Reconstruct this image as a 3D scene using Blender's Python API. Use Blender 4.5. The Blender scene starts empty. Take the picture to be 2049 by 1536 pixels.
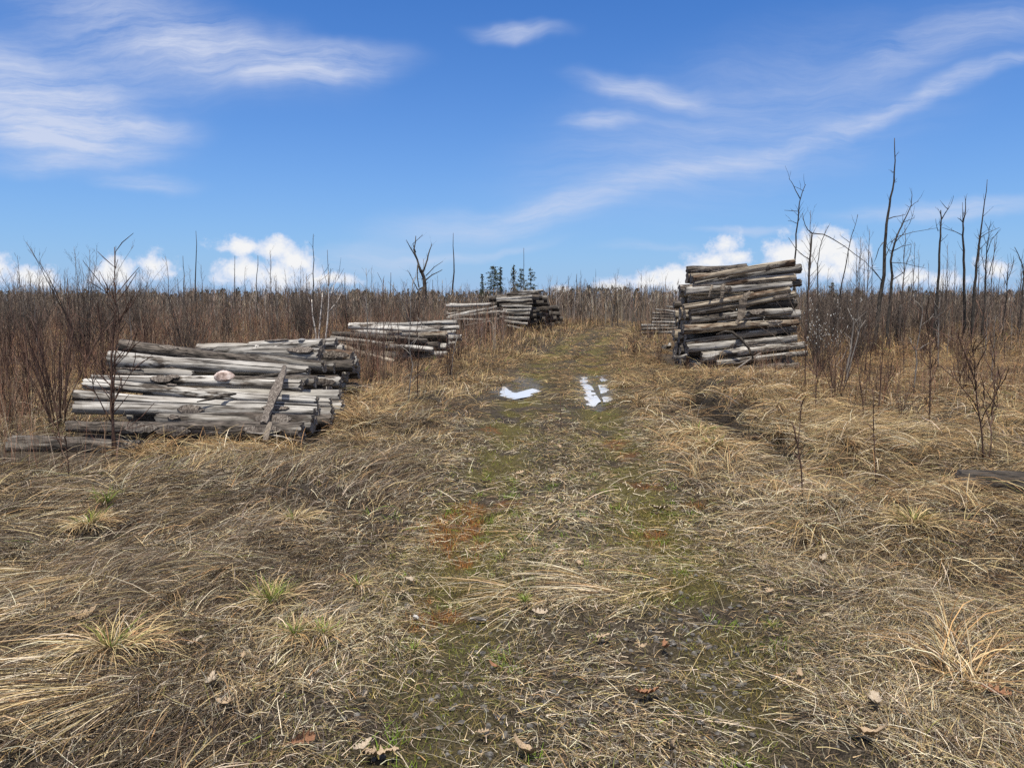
import bpy, math, random
import numpy as np
from mathutils import Vector, Matrix

SEED = 11
rng = np.random.default_rng(SEED)
random.seed(SEED)
sc = bpy.context.scene
COL = sc.collection
PI = math.pi

# ------------------------------------------------------------------ camera
FPX, CX, CY, CAMH = 1519.0, 1024.5, 768.0, 1.75
PITCH = math.atan(168.0 / FPX)
cp, sp = math.cos(PITCH), math.sin(PITCH)
cam_d = bpy.data.cameras.new('camera')
cam = bpy.data.objects.new('camera', cam_d)
COL.objects.link(cam)
cam.location = (0, 0, CAMH)
cam.rotation_euler = (PI / 2 - PITCH, 0, 0)
cam_d.sensor_fit = 'HORIZONTAL'
cam_d.sensor_width = 36.0
cam_d.lens = FPX / 2049.0 * 36.0
cam_d.clip_start, cam_d.clip_end = 0.05, 5000
sc.camera = cam


def pdir(px, py):
    dx, dy = (px - CX) / FPX, (CY - py) / FPX
    return dx, cp + dy * sp, -sp + dy * cp


def at(px, py, y):
    """the point at world depth y seen in the photograph at pixel (px, py)"""
    d = pdir(px, py)
    t = y / d[1]
    return Vector((d[0] * t, y, CAMH + d[2] * t))


def gnd(px, py, z=0.0):
    d = pdir(px, py)
    t = (z - CAMH) / d[2]
    return Vector((d[0] * t, d[1] * t, z))


# ------------------------------------------------------------------ noise, terrain
_tab = {}


def vnoise(x, y, seed):
    if seed not in _tab:
        _tab[seed] = np.random.default_rng(1000 + seed).random((256, 256)).astype(np.float32)
    T = _tab[seed]
    xi, yi = np.floor(x).astype(np.int64), np.floor(y).astype(np.int64)
    fx, fy = x - xi, y - yi
    fx, fy = fx * fx * (3 - 2 * fx), fy * fy * (3 - 2 * fy)
    x0, x1, y0, y1 = xi & 255, (xi + 1) & 255, yi & 255, (yi + 1) & 255
    a, b, c, d = T[x0, y0], T[x1, y0], T[x0, y1], T[x1, y1]
    return (a + (b - a) * fx) * (1 - fy) + (c + (d - c) * fx) * fy


def fbm(x, y, scale, seed, octv=3):
    s, a, n = 0, 1.0, 0
    x, y = x / scale, y / scale
    for k in range(octv):
        s = s + a * vnoise(x + 17.3 * k, y - 9.1 * k, seed + k)
        n += a
        a *= 0.5
        x, y = x * 2.03, y * 2.03
    return s / n


def sstep(a, b, x):
    t = np.clip((x - a) / (b - a), 0, 1)
    return t * t * (3 - 2 * t)


def road_x(y):
    yc = np.clip(y, -20, 60)
    return 0.3 + 0.005 * yc + 0.00265 * yc * yc + np.maximum(y - 60, 0) * 0.32


PUDDLE_PX = [
    [(998, 784), (1012, 774), (1022, 783), (1036, 787), (1052, 782), (1073, 777), (1078, 785), (1062, 793), (1033, 800), (1004, 797)],
    [(1158, 755), (1173, 756), (1181, 772), (1188, 787), (1199, 803), (1186, 814), (1173, 811), (1167, 785)],
    [(1196, 757), (1210, 757), (1216, 769), (1206, 768)],
    [(1199, 773), (1214, 774), (1217, 788), (1204, 790)],
    [(1207, 795), (1223, 795), (1224, 804), (1210, 806)],
]
PUDDLES = [np.array([gnd(*p, z=-0.08)[:2] for p in q]) for q in PUDDLE_PX]


def poly_sd(x, y, P):
    """signed distance to polygon, negative inside"""
    d2 = np.full(x.shape, 1e9)
    ins = np.zeros(x.shape, bool)
    n = len(P)
    for i in range(n):
        ax, ay = P[i]
        bx, by = P[(i + 1) % n]
        ex, ey = bx - ax, by - ay
        t = np.clip(((x - ax) * ex + (y - ay) * ey) / (ex * ex + ey * ey), 0, 1)
        d2 = np.minimum(d2, (x - ax - t * ex) ** 2 + (y - ay - t * ey) ** 2)
        c = ((ay > y) != (by > y)) & (x < (bx - ax) * (y - ay) / (by - ay + 1e-12) + ax)
        ins ^= c
    d = np.sqrt(d2)
    return np.where(ins, -d, d)


def terrain0(x, y):
    x = np.asarray(x, float)
    y = np.asarray(y, float)
    rx = road_x(y)
    sg = x - rx
    s = np.abs(sg)
    off = sstep(1.1, 2.4, s)
    fade = 1.0 / (1.0 + (np.maximum(y, 0) / 90.0) ** 2)
    z = 0.10 * (fbm(x, y, 7.0, 1, 2) - 0.5)
    z = z + off * (0.05 + 0.30 * (fbm(x, y, 1.5, 4, 2) - 0.5))
    z = z + (0.3 + 0.7 * off) * 0.15 * (fbm(x, y, 0.5, 7, 2) - 0.5)
    z = z - 0.06 * np.exp(-((s - 0.68) / 0.2) ** 2) * (0.4 + fbm(x * 0.2, y, 1.7, 11, 2))
    # the ditch right of the track
    xd = 3.25 + 0.25 * np.sin(y * 0.5)
    win = sstep(7.6, 9.0, y) * (1 - sstep(14.5, 16.0, y))
    xd = xd + .16 * (fbm(x, y, .5, 151, 2) - .5)
    z = z - 0.5 * win * np.exp(-((x - xd) / 0.25) ** 2)
    z = z + 0.16 * win * np.exp(-((x - xd - 0.8) / 0.5) ** 2)
    # hollow under the sunken log
    z = z - 0.3 * np.exp(-((x - 4.35) / 0.55) ** 2 - ((y - 6.35) / 0.22) ** 2)
    z = z + 0.22 * np.exp(-((x - 4.2) / 0.9) ** 2 - ((y - 5.45) / 0.5) ** 2)
    z = z * (1 - 0.8 * np.exp(-((x + 4.2) / 2.2) ** 4 - ((y - 9.2) / 1.6) ** 4))
    return z * fade


PUD_Z = []
for P in PUDDLES:
    PUD_Z.append(float(np.percentile(terrain0(P[:, 0], P[:, 1]), 30)) - 0.005)


def terrain(x, y):
    x = np.asarray(x, float)
    y = np.asarray(y, float)
    z = terrain0(x, y)
    for P, zw in zip(PUDDLES, PUD_Z):
        x0, y0 = P.min(0) - 1
        x1, y1 = P.max(0) + 1
        m = (x > x0) & (x < x1) & (y > y0) & (y < y1)
        if m.ndim == 0:
            if not m:
                continue
            sd = poly_sd(x[None], y[None], P)[0]
            z = min(z, zw + 0.22 * sd) if sd > 0 else zw + max(0.3 * sd, -0.06)
        elif m.any():
            sd = poly_sd(x[m], y[m], P) + (fbm(x[m], y[m] * .6, .16, 121, 3) - .5) * .34 + .02
            zz = z[m]
            zz = np.where(sd > 0, np.minimum(zz, zw + 0.22 * sd), zw + np.maximum(0.3 * sd, -0.06))
            z[m] = zz
    return z


def tz(x, y):
    return float(terrain(np.array([x]), np.array([y]))[0])


# ------------------------------------------------------------------ object helpers
def tag(o, label=None, cat=None, group=None, kind=None):
    if label: o['label'] = label
    if cat: o['category'] = cat
    if group: o['group'] = group
    if kind: o['kind'] = kind
    return o


def link_mesh(name, me, mat, parent=None):
    o = bpy.data.objects.new(name, me)
    COL.objects.link(o)
    if mat: me.materials.append(mat)
    if parent: o.parent = parent
    return o


def empty(name, loc):
    o = bpy.data.objects.new(name, None)
    COL.objects.link(o)
    o.empty_display_size = 0.1
    o.location = loc
    return o


def copy_tree(o, parent=None):
    c = o.copy()
    COL.objects.link(c)
    if parent: c.parent = parent
    for ch in list(o.children):
        copy_tree(ch, c)
    return c


def np_mesh(name, V, F, colr=None, smooth=False):
    """V (n,3), F (m,4) quads"""
    me = bpy.data.meshes.new(name)
    V = np.ascontiguousarray(V, np.float32)
    F = np.ascontiguousarray(F, np.int32)
    k = F.shape[1]
    me.vertices.add(len(V))
    me.vertices.foreach_set('co', V.ravel())
    me.loops.add(F.size)
    me.loops.foreach_set('vertex_index', F.ravel())
    me.polygons.add(len(F))
    me.polygons.foreach_set('loop_start', np.arange(0, F.size, k, dtype=np.int32))
    me.polygons.foreach_set('use_smooth', np.full(len(F), smooth))
    if colr is not None:
        a = me.color_attributes.new('Col', 'FLOAT_COLOR', 'POINT')
        c4 = np.ones((len(V), 4), np.float32)
        c4[:, :colr.shape[1]] = colr
        a.data.foreach_set('color', c4.ravel())
    me.update()
    return me


class MB:
    """collects tubes and loose polygons for one mesh"""

    def __init__(self):
        self.v, self.f = [], []

    def tube(self, pts, rad, sides=5, cap=True):
        pts = [Vector(p) for p in pts]
        n0 = len(self.v)
        up = Vector((0.13, 0.21, 1))
        for i, p in enumerate(pts):
            a = pts[max(i - 1, 0)]
            b = pts[min(i + 1, len(pts) - 1)]
            t = (b - a)
            if t.length < 1e-7: t = Vector((0, 0, 1))
            t.normalize()
            ref = Vector((1, 0.1, 0)) if abs(t.z) > 0.9 else up
            u = t.cross(ref).normalized()
            w = t.cross(u)
            for k in range(sides):
                an = 2 * PI * k / sides
                self.v.append(p + (u * math.cos(an) + w * math.sin(an)) * rad[i])
        for i in range(len(pts) - 1):
            for k in range(sides):
                a = n0 + i * sides + k
                b = n0 + i * sides + (k + 1) % sides
                self.f.append((a, b, b + sides, a + sides))
        if cap:
            self.f.append(tuple(n0 + (len(pts) - 1) * sides + k for k in range(sides)))
            self.f.append(tuple(n0 + sides - 1 - k for k in range(sides)))

    def poly(self, pts):
        n0 = len(self.v)
        self.v += [Vector(p) for p in pts]
        self.f.append(tuple(range(n0, n0 + len(pts))))

    def build(self, name, mat, parent=None, smooth=True):
        me = bpy.data.meshes.new(name)
        me.from_pydata([tuple(v) for v in self.v], [], self.f)
        if smooth:
            me.polygons.foreach_set('use_smooth', [True] * len(me.polygons))
        me.update()
        return link_mesh(name, me, mat, parent)


class Strips:
    """blades, stems and stalks as narrow tapering strips, grown by numpy"""

    def __init__(self):
        self.V, self.F, self.C, self.n = [], [], [], 0

    def add(self, base, az, e0, e1, L, W, col, segs=3, curl=0.0, ground=True, taper=None, roll=None, eps=0.004):
        n = len(base)
        if n == 0: return None
        pts = np.zeros((n, segs + 1, 3))
        pts[:, 0] = base
        az = np.broadcast_to(az, (n,))
        curl = np.broadcast_to(curl, (n,))
        L = np.broadcast_to(L, (n,))
        W = np.broadcast_to(W, (n,))
        for k in range(1, segs + 1):
            t = (k - 0.5) / segs
            e = e0 + (e1 - e0) * t
            a = az + curl * t
            st = L / segs
            pts[:, k, 0] = pts[:, k - 1, 0] + st * np.cos(e) * np.cos(a)
            pts[:, k, 1] = pts[:, k - 1, 1] + st * np.cos(e) * np.sin(a)
            pts[:, k, 2] = pts[:, k - 1, 2] + st * np.sin(e)
            if ground:
                g = terrain(pts[:, k, 0].copy(), pts[:, k, 1].copy()) + eps
                pts[:, k, 2] = np.maximum(pts[:, k, 2], g)
        if roll is None: roll = rng.uniform(-0.9, 0.9, n)
        if taper is None: taper = np.linspace(1, 0.2, segs + 1)
        side = np.stack([-np.sin(az) * np.cos(roll), np.cos(az) * np.cos(roll), np.sin(roll)], 1)
        w = 0.5 * W[:, None] * np.asarray(taper)[None]
        off = w[:, :, None] * side[:, None, :]
        V = np.stack([pts - off, pts + off], 2).reshape(n * (segs + 1) * 2, 3)
        b = (np.arange(n) * (segs + 1) * 2)[:, None] + (np.arange(segs) * 2)[None]
        F = np.stack([b, b + 1, b + 3, b + 2], 2).reshape(-1, 4) + self.n
        self.V.append(V.astype(np.float32))
        self.F.append(F.astype(np.int32))
        self.C.append(np.repeat(col, (segs + 1) * 2, axis=0).astype(np.float32))
        self.n += len(V)
        return pts

    def build(self, name, mat, parent=None):
        me = np_mesh(name, np.concatenate(self.V), np.concatenate(self.F), np.concatenate(self.C))
        return link_mesh(name, me, mat, parent)


# ------------------------------------------------------------------ materials
def new_mat(name):
    m = bpy.data.materials.new(name)
    m.use_nodes = True
    nt = m.node_tree
    nt.nodes.clear()
    out = nt.nodes.new('ShaderNodeOutputMaterial')
    return m, nt, out


def N(nt, t, **kw):
    n = nt.nodes.new(t)
    for k, v in kw.items():
        if k == 'inp':
            for a, b in v.items(): n.inputs[a].default_value = b
        else:
            setattr(n, k, v)
    return n


def ramp(nt, fac, stops):
    r = nt.nodes.new('ShaderNodeValToRGB')
    el = r.color_ramp.elements
    while len(el) < len(stops): el.new(0.5)
    for e, (p, c) in zip(el, stops):
        e.position = p
        e.color = (*c, 1)
    nt.links.new(fac, r.inputs[0])
    return r.outputs[0]


def blade_mat(name, trans=0.3, rough_spec=0.0):
    m, nt, out = new_mat(name)
    at_ = N(nt, 'ShaderNodeAttribute', attribute_name='Col')
    d = N(nt, 'ShaderNodeBsdfDiffuse')
    t = N(nt, 'ShaderNodeBsdfTranslucent')
    mx = N(nt, 'ShaderNodeMixShader', inp={0: trans})
    nt.links.new(at_.outputs['Color'], d.inputs[0])
    nt.links.new(at_.outputs['Color'], t.inputs[0])
    nt.links.new(d.outputs[0], mx.inputs[1])
    nt.links.new(t.outputs[0], mx.inputs[2])
    nt.links.new(mx.outputs[0], out.inputs[0])
    return m


M = {}
M['grass'] = blade_mat('dry_grass', 0.2)
M['stem'] = blade_mat('brush_stem', 0.05)


def tex_coord(nt, scale, rnd=True):
    tc = N(nt, 'ShaderNodeTexCoord')
    mp = N(nt, 'ShaderNodeMapping', inp={'Scale': scale})
    nt.links.new(tc.outputs['Object'], mp.inputs[0])
    if rnd:
        oi = N(nt, 'ShaderNodeObjectInfo')
        ml = N(nt, 'ShaderNodeMath', operation='MULTIPLY', inp={1: 71.0})
        nt.links.new(oi.outputs['Random'], ml.inputs[0])
        return mp.outputs[0], ml.outputs[0], oi
    return mp.outputs[0], None, None


def noise4(nt, vec, w, scale, detail=4, rough=0.6, dist=0.0):
    n = N(nt, 'ShaderNodeTexNoise', noise_dimensions='4D', inp={'Scale': scale, 'Detail': detail, 'Roughness': rough, 'Distortion': dist})
    nt.links.new(vec, n.inputs['Vector'])
    if w is not None: nt.links.new(w, n.inputs['W'])
    return n.outputs['Fac']


def mixc(nt, fac, a, b, mode='MIX'):
    m = N(nt, 'ShaderNodeMix', data_type='RGBA', blend_type=mode)
    for s, v in ((0, fac), (6, a), (7, b)):
        if isinstance(v, (int, float)): m.inputs[s].default_value = v
        elif isinstance(v, tuple): m.inputs[s].default_value = (*v, 1)
        else: nt.links.new(v, m.inputs[s])
    return m.outputs[2]


def log_mat(name, dark, mid, pale, bark, bark_lo, bark_hi, bump=0.5):
    """weathered log: fine streaks along the grain, checks, and leftover patches of bark"""
    m, nt, out = new_mat(name)
    v1, w, oi = tex_coord(nt, (1.3, 22, 22))
    streak = noise4(nt, v1, w, 1.0, 6, 0.62, 0.3)
    base = ramp(nt, streak, [(0.36, tuple(c * .6 for c in dark)), (0.44, dark), (0.49, mid), (0.56, mid), (0.63, pale)])
    v0, _, _ = tex_coord(nt, (0.9, 2.6, 2.6))
    blot = noise4(nt, v0, w, 1.5, 4, 0.6)
    base = mixc(nt, ramp(nt, blot, [(0.46, (0, 0, 0)), (0.62, (0.6, 0.6, 0.6))]), base, pale)
    # narrow drying cracks along the log
    v2, _, _ = tex_coord(nt, (0.55, 30, 30))
    ck = noise4(nt, v2, w, 1.0, 2, 0.5, 0.6)
    ckm = ramp(nt, ck, [(0.37, (1, 1, 1)), (0.41, (0, 0, 0))])
    base = mixc(nt, ckm, base, (0.018, 0.015, 0.013))
    # bark left on
    v3, _, _ = tex_coord(nt, (0.8, 3.2, 3.2))
    bk = noise4(nt, v3, w, 1.3, 5, 0.65)
    bkm = ramp(nt, bk, [(bark_lo, (0, 0, 0)), (bark_hi, (1, 1, 1))])
    v4, _, _ = tex_coord(nt, (5, 26, 26))
    fur = noise4(nt, v4, w, 1.0, 3, 0.6, 0.8)
    barkc = ramp(nt, fur, [(0.38, tuple(c * 0.25 for c in bark)), (0.52, bark), (0.7, tuple(min(1, c * 1.9) for c in bark))])
    base = mixc(nt, bkm, base, barkc)
    hsv = N(nt, 'ShaderNodeHueSaturation')
    mr = N(nt, 'ShaderNodeMapRange', inp={3: 0.72, 4: 1.2})
    nt.links.new(oi.outputs['Random'], mr.inputs[0])
    nt.links.new(mr.outputs[0], hsv.inputs['Value'])
    nt.links.new(base, hsv.inputs['Color'])
    p = N(nt, 'ShaderNodeBsdfPrincipled', inp={'Roughness': 0.85, 'Specular IOR Level': 0.2})
    nt.links.new(hsv.outputs[0], p.inputs['Base Color'])
    hm = N(nt, 'ShaderNodeMath', operation='MULTIPLY_ADD')
    nt.links.new(bkm, hm.inputs[0])
    nt.links.new(fur, hm.inputs[1])
    nt.links.new(streak, hm.inputs[2])
    hs = N(nt, 'ShaderNodeMath', operation='SUBTRACT')
    nt.links.new(hm.outputs[0], hs.inputs[0])
    nt.links.new(ckm, hs.inputs[1])
    bp = N(nt, 'ShaderNodeBump', inp={'Strength': bump, 'Distance': 0.02})
    nt.links.new(hs.outputs[0], bp.inputs['Height'])
    nt.links.new(bp.outputs[0], p.inputs['Normal'])
    nt.links.new(p.outputs[0], out.inputs[0])
    return m


M['log_silver'] = log_mat('bleached_log', (0.10, 0.088, 0.075), (0.30, 0.28, 0.25), (0.56, 0.54, 0.50), (0.075, 0.062, 0.05), 0.555, 0.60)
M['log_grey'] = log_mat('grey_log', (0.08, 0.07, 0.058), (0.23, 0.21, 0.18), (0.42, 0.40, 0.37), (0.065, 0.053, 0.043), 0.50, 0.56)
M['log_bark'] = log_mat('barked_log', (0.06, 0.05, 0.04), (0.15, 0.135, 0.115), (0.28, 0.26, 0.23), (0.085, 0.072, 0.06), 0.38, 0.46, 0.9)
M['log_wet'] = log_mat('rotting_log', (0.03, 0.025, 0.02), (0.085, 0.075, 0.062), (0.17, 0.155, 0.13), (0.05, 0.042, 0.034), 0.42, 0.50, 0.9)
M['log_tan'] = log_mat('tan_log', (0.11, 0.085, 0.06), (0.27, 0.225, 0.17), (0.46, 0.41, 0.33), (0.10, 0.065, 0.042), 0.53, 0.59)


def end_mat():
    m, nt, out = new_mat('cut_end_grain')
    v, w, oi = tex_coord(nt, (1, 1, 1))
    sx = N(nt, 'ShaderNodeSeparateXYZ')
    nt.links.new(v, sx.inputs[0])
    cb = N(nt, 'ShaderNodeCombineXYZ')
    nt.links.new(sx.outputs[1], cb.inputs[0])
    nt.links.new(sx.outputs[2], cb.inputs[1])
    ln = N(nt, 'ShaderNodeVectorMath', operation='LENGTH')
    nt.links.new(cb.outputs[0], ln.inputs[0])
    nz = noise4(nt, cb.outputs[0], w, 9, 3)
    a = N(nt, 'ShaderNodeMath', operation='MULTIPLY_ADD', inp={1: 0.06})
    nt.links.new(nz, a.inputs[0])
    nt.links.new(ln.outputs['Value'], a.inputs[2])
    ml = N(nt, 'ShaderNodeMath', operation='MULTIPLY', inp={1: 420.0})
    nt.links.new(a.outputs[0], ml.inputs[0])
    si = N(nt, 'ShaderNodeMath', operation='SINE')
    nt.links.new(ml.outputs[0], si.inputs[0])
    n2 = noise4(nt, cb.outputs[0], w, 22, 4)
    ad = N(nt, 'ShaderNodeMath', operation='MULTIPLY_ADD', inp={1: 0.10})
    nt.links.new(si.outputs[0], ad.inputs[0])
    nt.links.new(n2, ad.inputs[2])
    c = ramp(nt, ad.outputs[0], [(0.3, (0.045, 0.038, 0.032)), (0.5, (0.15, 0.13, 0.11)), (0.75, (0.29, 0.265, 0.23))])
    p = N(nt, 'ShaderNodeBsdfPrincipled', inp={'Roughness': 0.9, 'Specular IOR Level': 0.15})
    nt.links.new(c, p.inputs['Base Color'])
    bp = N(nt, 'ShaderNodeBump', inp={'Strength': 0.5, 'Distance': 0.01})
    nt.links.new(ad.outputs[0], bp.inputs['Height'])
    nt.links.new(bp.outputs[0], p.inputs['Normal'])
    nt.links.new(p.outputs[0], out.inputs[0])
    return m


M['end'] = end_mat()


def simple_bark(name, a, b, c, scale=(14, 14, 4), rough=0.9):
    m, nt, out = new_mat(name)
    v, w, oi = tex_coord(nt, scale)
    n = noise4(nt, v, w, 1.5, 4, 0.65)
    col = ramp(nt, n, [(0.32, a), (0.5, b), (0.7, c)])
    p = N(nt, 'ShaderNodeBsdfPrincipled', inp={'Roughness': rough, 'Specular IOR Level': 0.2})
    nt.links.new(col, p.inputs['Base Color'])
    bp = N(nt, 'ShaderNodeBump', inp={'Strength': 0.4, 'Distance': 0.01})
    nt.links.new(n, bp.inputs['Height'])
    nt.links.new(bp.outputs[0], p.inputs['Normal'])
    nt.links.new(p.outputs[0], out.inputs[0])
    return m


M['bark_dark'] = simple_bark('dark_bark', (0.02, 0.017, 0.014), (0.05, 0.043, 0.036), (0.11, 0.095, 0.08))
M['bark_brown'] = simple_bark('red_brown_twig', (0.04, 0.022, 0.016), (0.085, 0.05, 0.037), (0.15, 0.10, 0.08))
M['bark_bush'] = simple_bark('bush_bark', (0.05, 0.038, 0.03), (0.11, 0.085, 0.068), (0.20, 0.165, 0.135))
M['bark_grey'] = simple_bark('grey_sapling_bark', (0.09, 0.08, 0.07), (0.19, 0.17, 0.15), (0.32, 0.29, 0.25))
M['bark_birch'] = simple_bark('birch_bark', (0.05, 0.04, 0.035), (0.55, 0.50, 0.44), (0.78, 0.74, 0.68), (9, 9, 16))
M['slab'] = simple_bark('furrowed_bark', (0.03, 0.026, 0.022), (0.12, 0.10, 0.085), (0.30, 0.27, 0.23), (40, 40, 7))
M['stripbark'] = simple_bark('loose_bark', (0.07, 0.055, 0.042), (0.17, 0.14, 0.11), (0.30, 0.26, 0.21), (60, 60, 4))
M['needle'] = simple_bark('spruce_needles', (0.03, 0.036, 0.024), (0.065, 0.08, 0.048), (0.12, 0.14, 0.085), (6, 6, 6))
M['stone_pink'] = simple_bark('pink_granite', (0.12, 0.085, 0.07), (0.36, 0.275, 0.24), (0.66, 0.60, 0.56), (11, 11, 16), 0.8)
M['gravel'] = simple_bark('gravel_stone', (0.05, 0.046, 0.042), (0.10, 0.093, 0.083), (0.20, 0.188, 0.17), (25, 25, 25), 0.9)
M['stone_grey'] = simple_bark('grey_stone', (0.10, 0.10, 0.10), (0.22, 0.22, 0.22), (0.45, 0.44, 0.43), (25, 25, 25), 0.85)
M['leaf_tan'] = simple_bark('tan_leaf', (0.20, 0.14, 0.085), (0.34, 0.25, 0.16), (0.46, 0.36, 0.25), (18, 18, 18), 0.7)
M['leaf_pale'] = simple_bark('pale_leaf', (0.22, 0.17, 0.12), (0.37, 0.30, 0.22), (0.50, 0.43, 0.33), (18, 18, 18), 0.6)
M['leaf_brown'] = simple_bark('brown_leaf', (0.12, 0.055, 0.03), (0.24, 0.12, 0.065), (0.36, 0.21, 0.12), (18, 18, 18), 0.7)
M['catkin'] = simple_bark('willow_catkin', (0.5, 0.5, 0.46), (0.68, 0.68, 0.63), (0.8, 0.8, 0.75), (30, 30, 30), 0.9)


def ground_mat():
    m, nt, out = new_mat('thatch_soil')
    tc = N(nt, 'ShaderNodeTexCoord')
    def nz(scale, detail=5, rough=0.65, dist=0.0, map_scale=(1, 1, 1)):
        mp = N(nt, 'ShaderNodeMapping', inp={'Scale': map_scale})
        nt.links.new(tc.outputs['Object'], mp.inputs[0])
        n = N(nt, 'ShaderNodeTexNoise', inp={'Scale': scale, 'Detail': detail, 'Roughness': rough, 'Distortion': dist})
        nt.links.new(mp.outputs[0], n.inputs['Vector'])
        return n.outputs['Fac']
    fine = nz(38, 6, 0.7, 1.5)
    big = nz(0.9, 4, 0.6, 0.4)
    c1 = ramp(nt, fine, [(0.36, (0.014, 0.011, 0.008)), (0.48, (0.045, 0.035, 0.024)), (0.58, (0.11, 0.085, 0.056)), (0.70, (0.24, 0.19, 0.13))])
    c2 = ramp(nt, fine, [(0.36, (0.012, 0.010, 0.008)), (0.5, (0.036, 0.030, 0.024)), (0.68, (0.13, 0.11, 0.085))])
    c = mixc(nt, ramp(nt, big, [(0.4, (0, 0, 0)), (0.62, (1, 1, 1))]), c1, c2)
    at_ = N(nt, 'ShaderNodeAttribute', attribute_name='Col')   # r moss, g rust moss, b soaked mud, alpha shade painted on damp ditch soil
    sp_ = N(nt, 'ShaderNodeSeparateColor')
    nt.links.new(at_.outputs['Color'], sp_.inputs[0])
    mo = nz(60, 4, 0.7)
    mossc = ramp(nt, mo, [(0.3, (0.03, 0.026, 0.008)), (0.55, (0.105, 0.088, 0.03)), (0.75, (0.23, 0.19, 0.07))])
    rustc = ramp(nt, mo, [(0.3, (0.045, 0.018, 0.008)), (0.55, (0.14, 0.065, 0.028)), (0.75, (0.24, 0.13, 0.06))])
    mudc = ramp(nt, mo, [(0.3, (0.04, 0.037, 0.034)), (0.6, (0.12, 0.115, 0.108)), (0.8, (0.2, 0.195, 0.185))])
    c = mixc(nt, sp_.outputs[0], c, mossc)
    c = mixc(nt, sp_.outputs[1], c, rustc)
    c = mixc(nt, sp_.outputs[2], c, mudc)
    wet_shadec = ramp(nt, mo, [(0.3, (0.010, 0.008, 0.006)), (0.6, (0.026, 0.021, 0.016)), (0.8, (0.06, 0.05, 0.038))])  # damp soil taken near black, with the ditch's shade in the colour
    c = mixc(nt, at_.outputs['Alpha'], c, wet_shadec)
    p = N(nt, 'ShaderNodeBsdfPrincipled', inp={'Roughness': 0.95, 'Specular IOR Level': 0.15})
    nt.links.new(c, p.inputs['Base Color'])
    bp = N(nt, 'ShaderNodeBump', inp={'Strength': 0.9, 'Distance': 0.03})
    nt.links.new(fine, bp.inputs['Height'])
    nt.links.new(bp.outputs[0], p.inputs['Normal'])
    nt.links.new(p.outputs[0], out.inputs[0])
    return m


def water_mat():
    m, nt, out = new_mat('puddle_water')
    tc = N(nt, 'ShaderNodeTexCoord')
    n = N(nt, 'ShaderNodeTexNoise', inp={'Scale': 9.0, 'Detail': 2})
    nt.links.new(tc.outputs['Object'], n.inputs['Vector'])
    bp = N(nt, 'ShaderNodeBump', inp={'Strength': 0.03, 'Distance': 0.01})
    nt.links.new(n.outputs['Fac'], bp.inputs['Height'])
    p = N(nt, 'ShaderNodeBsdfPrincipled', inp={'Base Color': (0.58, 0.56, 0.52, 1), 'Roughness': 0.02, 'IOR': 3.2, 'Specular IOR Level': 0.5})
    nt.links.new(bp.outputs[0], p.inputs['Normal'])
    nt.links.new(p.outputs[0], out.inputs[0])
    return m


M['ground'] = ground_mat()
M['water'] = water_mat()

# ------------------------------------------------------------------ ground sheet
RUST = [(912, 1040, .28), (905, 1085, .22), (890, 1060, .2), (868, 1218, .16), (975, 855, .15), (1262, 903, .16), (1292, 957, .2),
        (1010, 1000, .14), (940, 1010, .18), (1390, 1000, .15), (1310, 1060, .12), (1225, 880, .2)]
RUSTP = [(*gnd(a, b)[:2], r * 1.3) for a, b, r in RUST]
MUD = [(*gnd(1052, 762)[:2], .42, 1.3), (*gnd(1185, 800)[:2], .3, 1.3), (*gnd(1208, 780)[:2], .3, 1.5)]


def zones(x, y):
    s = np.abs(x - road_x(y))
    rut = np.exp(-((s - 0.68) / 0.32) ** 2)
    mid = np.exp(-(s / 1.5) ** 4)
    moss = np.clip(rut * 1.15 + 0.12 * mid, 0, 1) * sstep(0.30, 0.50, fbm(x, y, 0.6, 21, 4)) * (.45 + .55 * sstep(3.4, 5.2, y)) * (1 - sstep(30, 50, y))
    rust = np.zeros_like(x)
    wob = fbm(x, y, 0.16, 31, 3)
    for a, b, r in RUSTP:
        d = np.sqrt((x - a) ** 2 + ((y - b) * 0.8) ** 2) / r + (wob - 0.5) * 1.6
        rust = np.maximum(rust, 1 - sstep(0.45, 1.0, d))
    mud = np.zeros_like(x)
    for a, b, rx, ry in MUD:
        d = np.sqrt(((x - a) / rx) ** 2 + ((y - b) / ry) ** 2) + (wob - 0.5) * 1.2
        mud = np.maximum(mud, 1 - sstep(0.5, 1.0, d))
    rust = rust * sstep(.28, .42, fbm(x, y, .11, 131, 3)) * .85
    for P in PUDDLES:
        m = (np.abs(x - P[:, 0].mean()) < 1.5) & (np.abs(y - P[:, 1].mean()) < 4)
        if m.any():
            sd = poly_sd(x[m], y[m], P) + (wob[m] - .5) * .3
            mud[m] = np.maximum(mud[m], .9 * (1 - sstep(.02, .22, sd)))
    return moss, rust, mud


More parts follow.
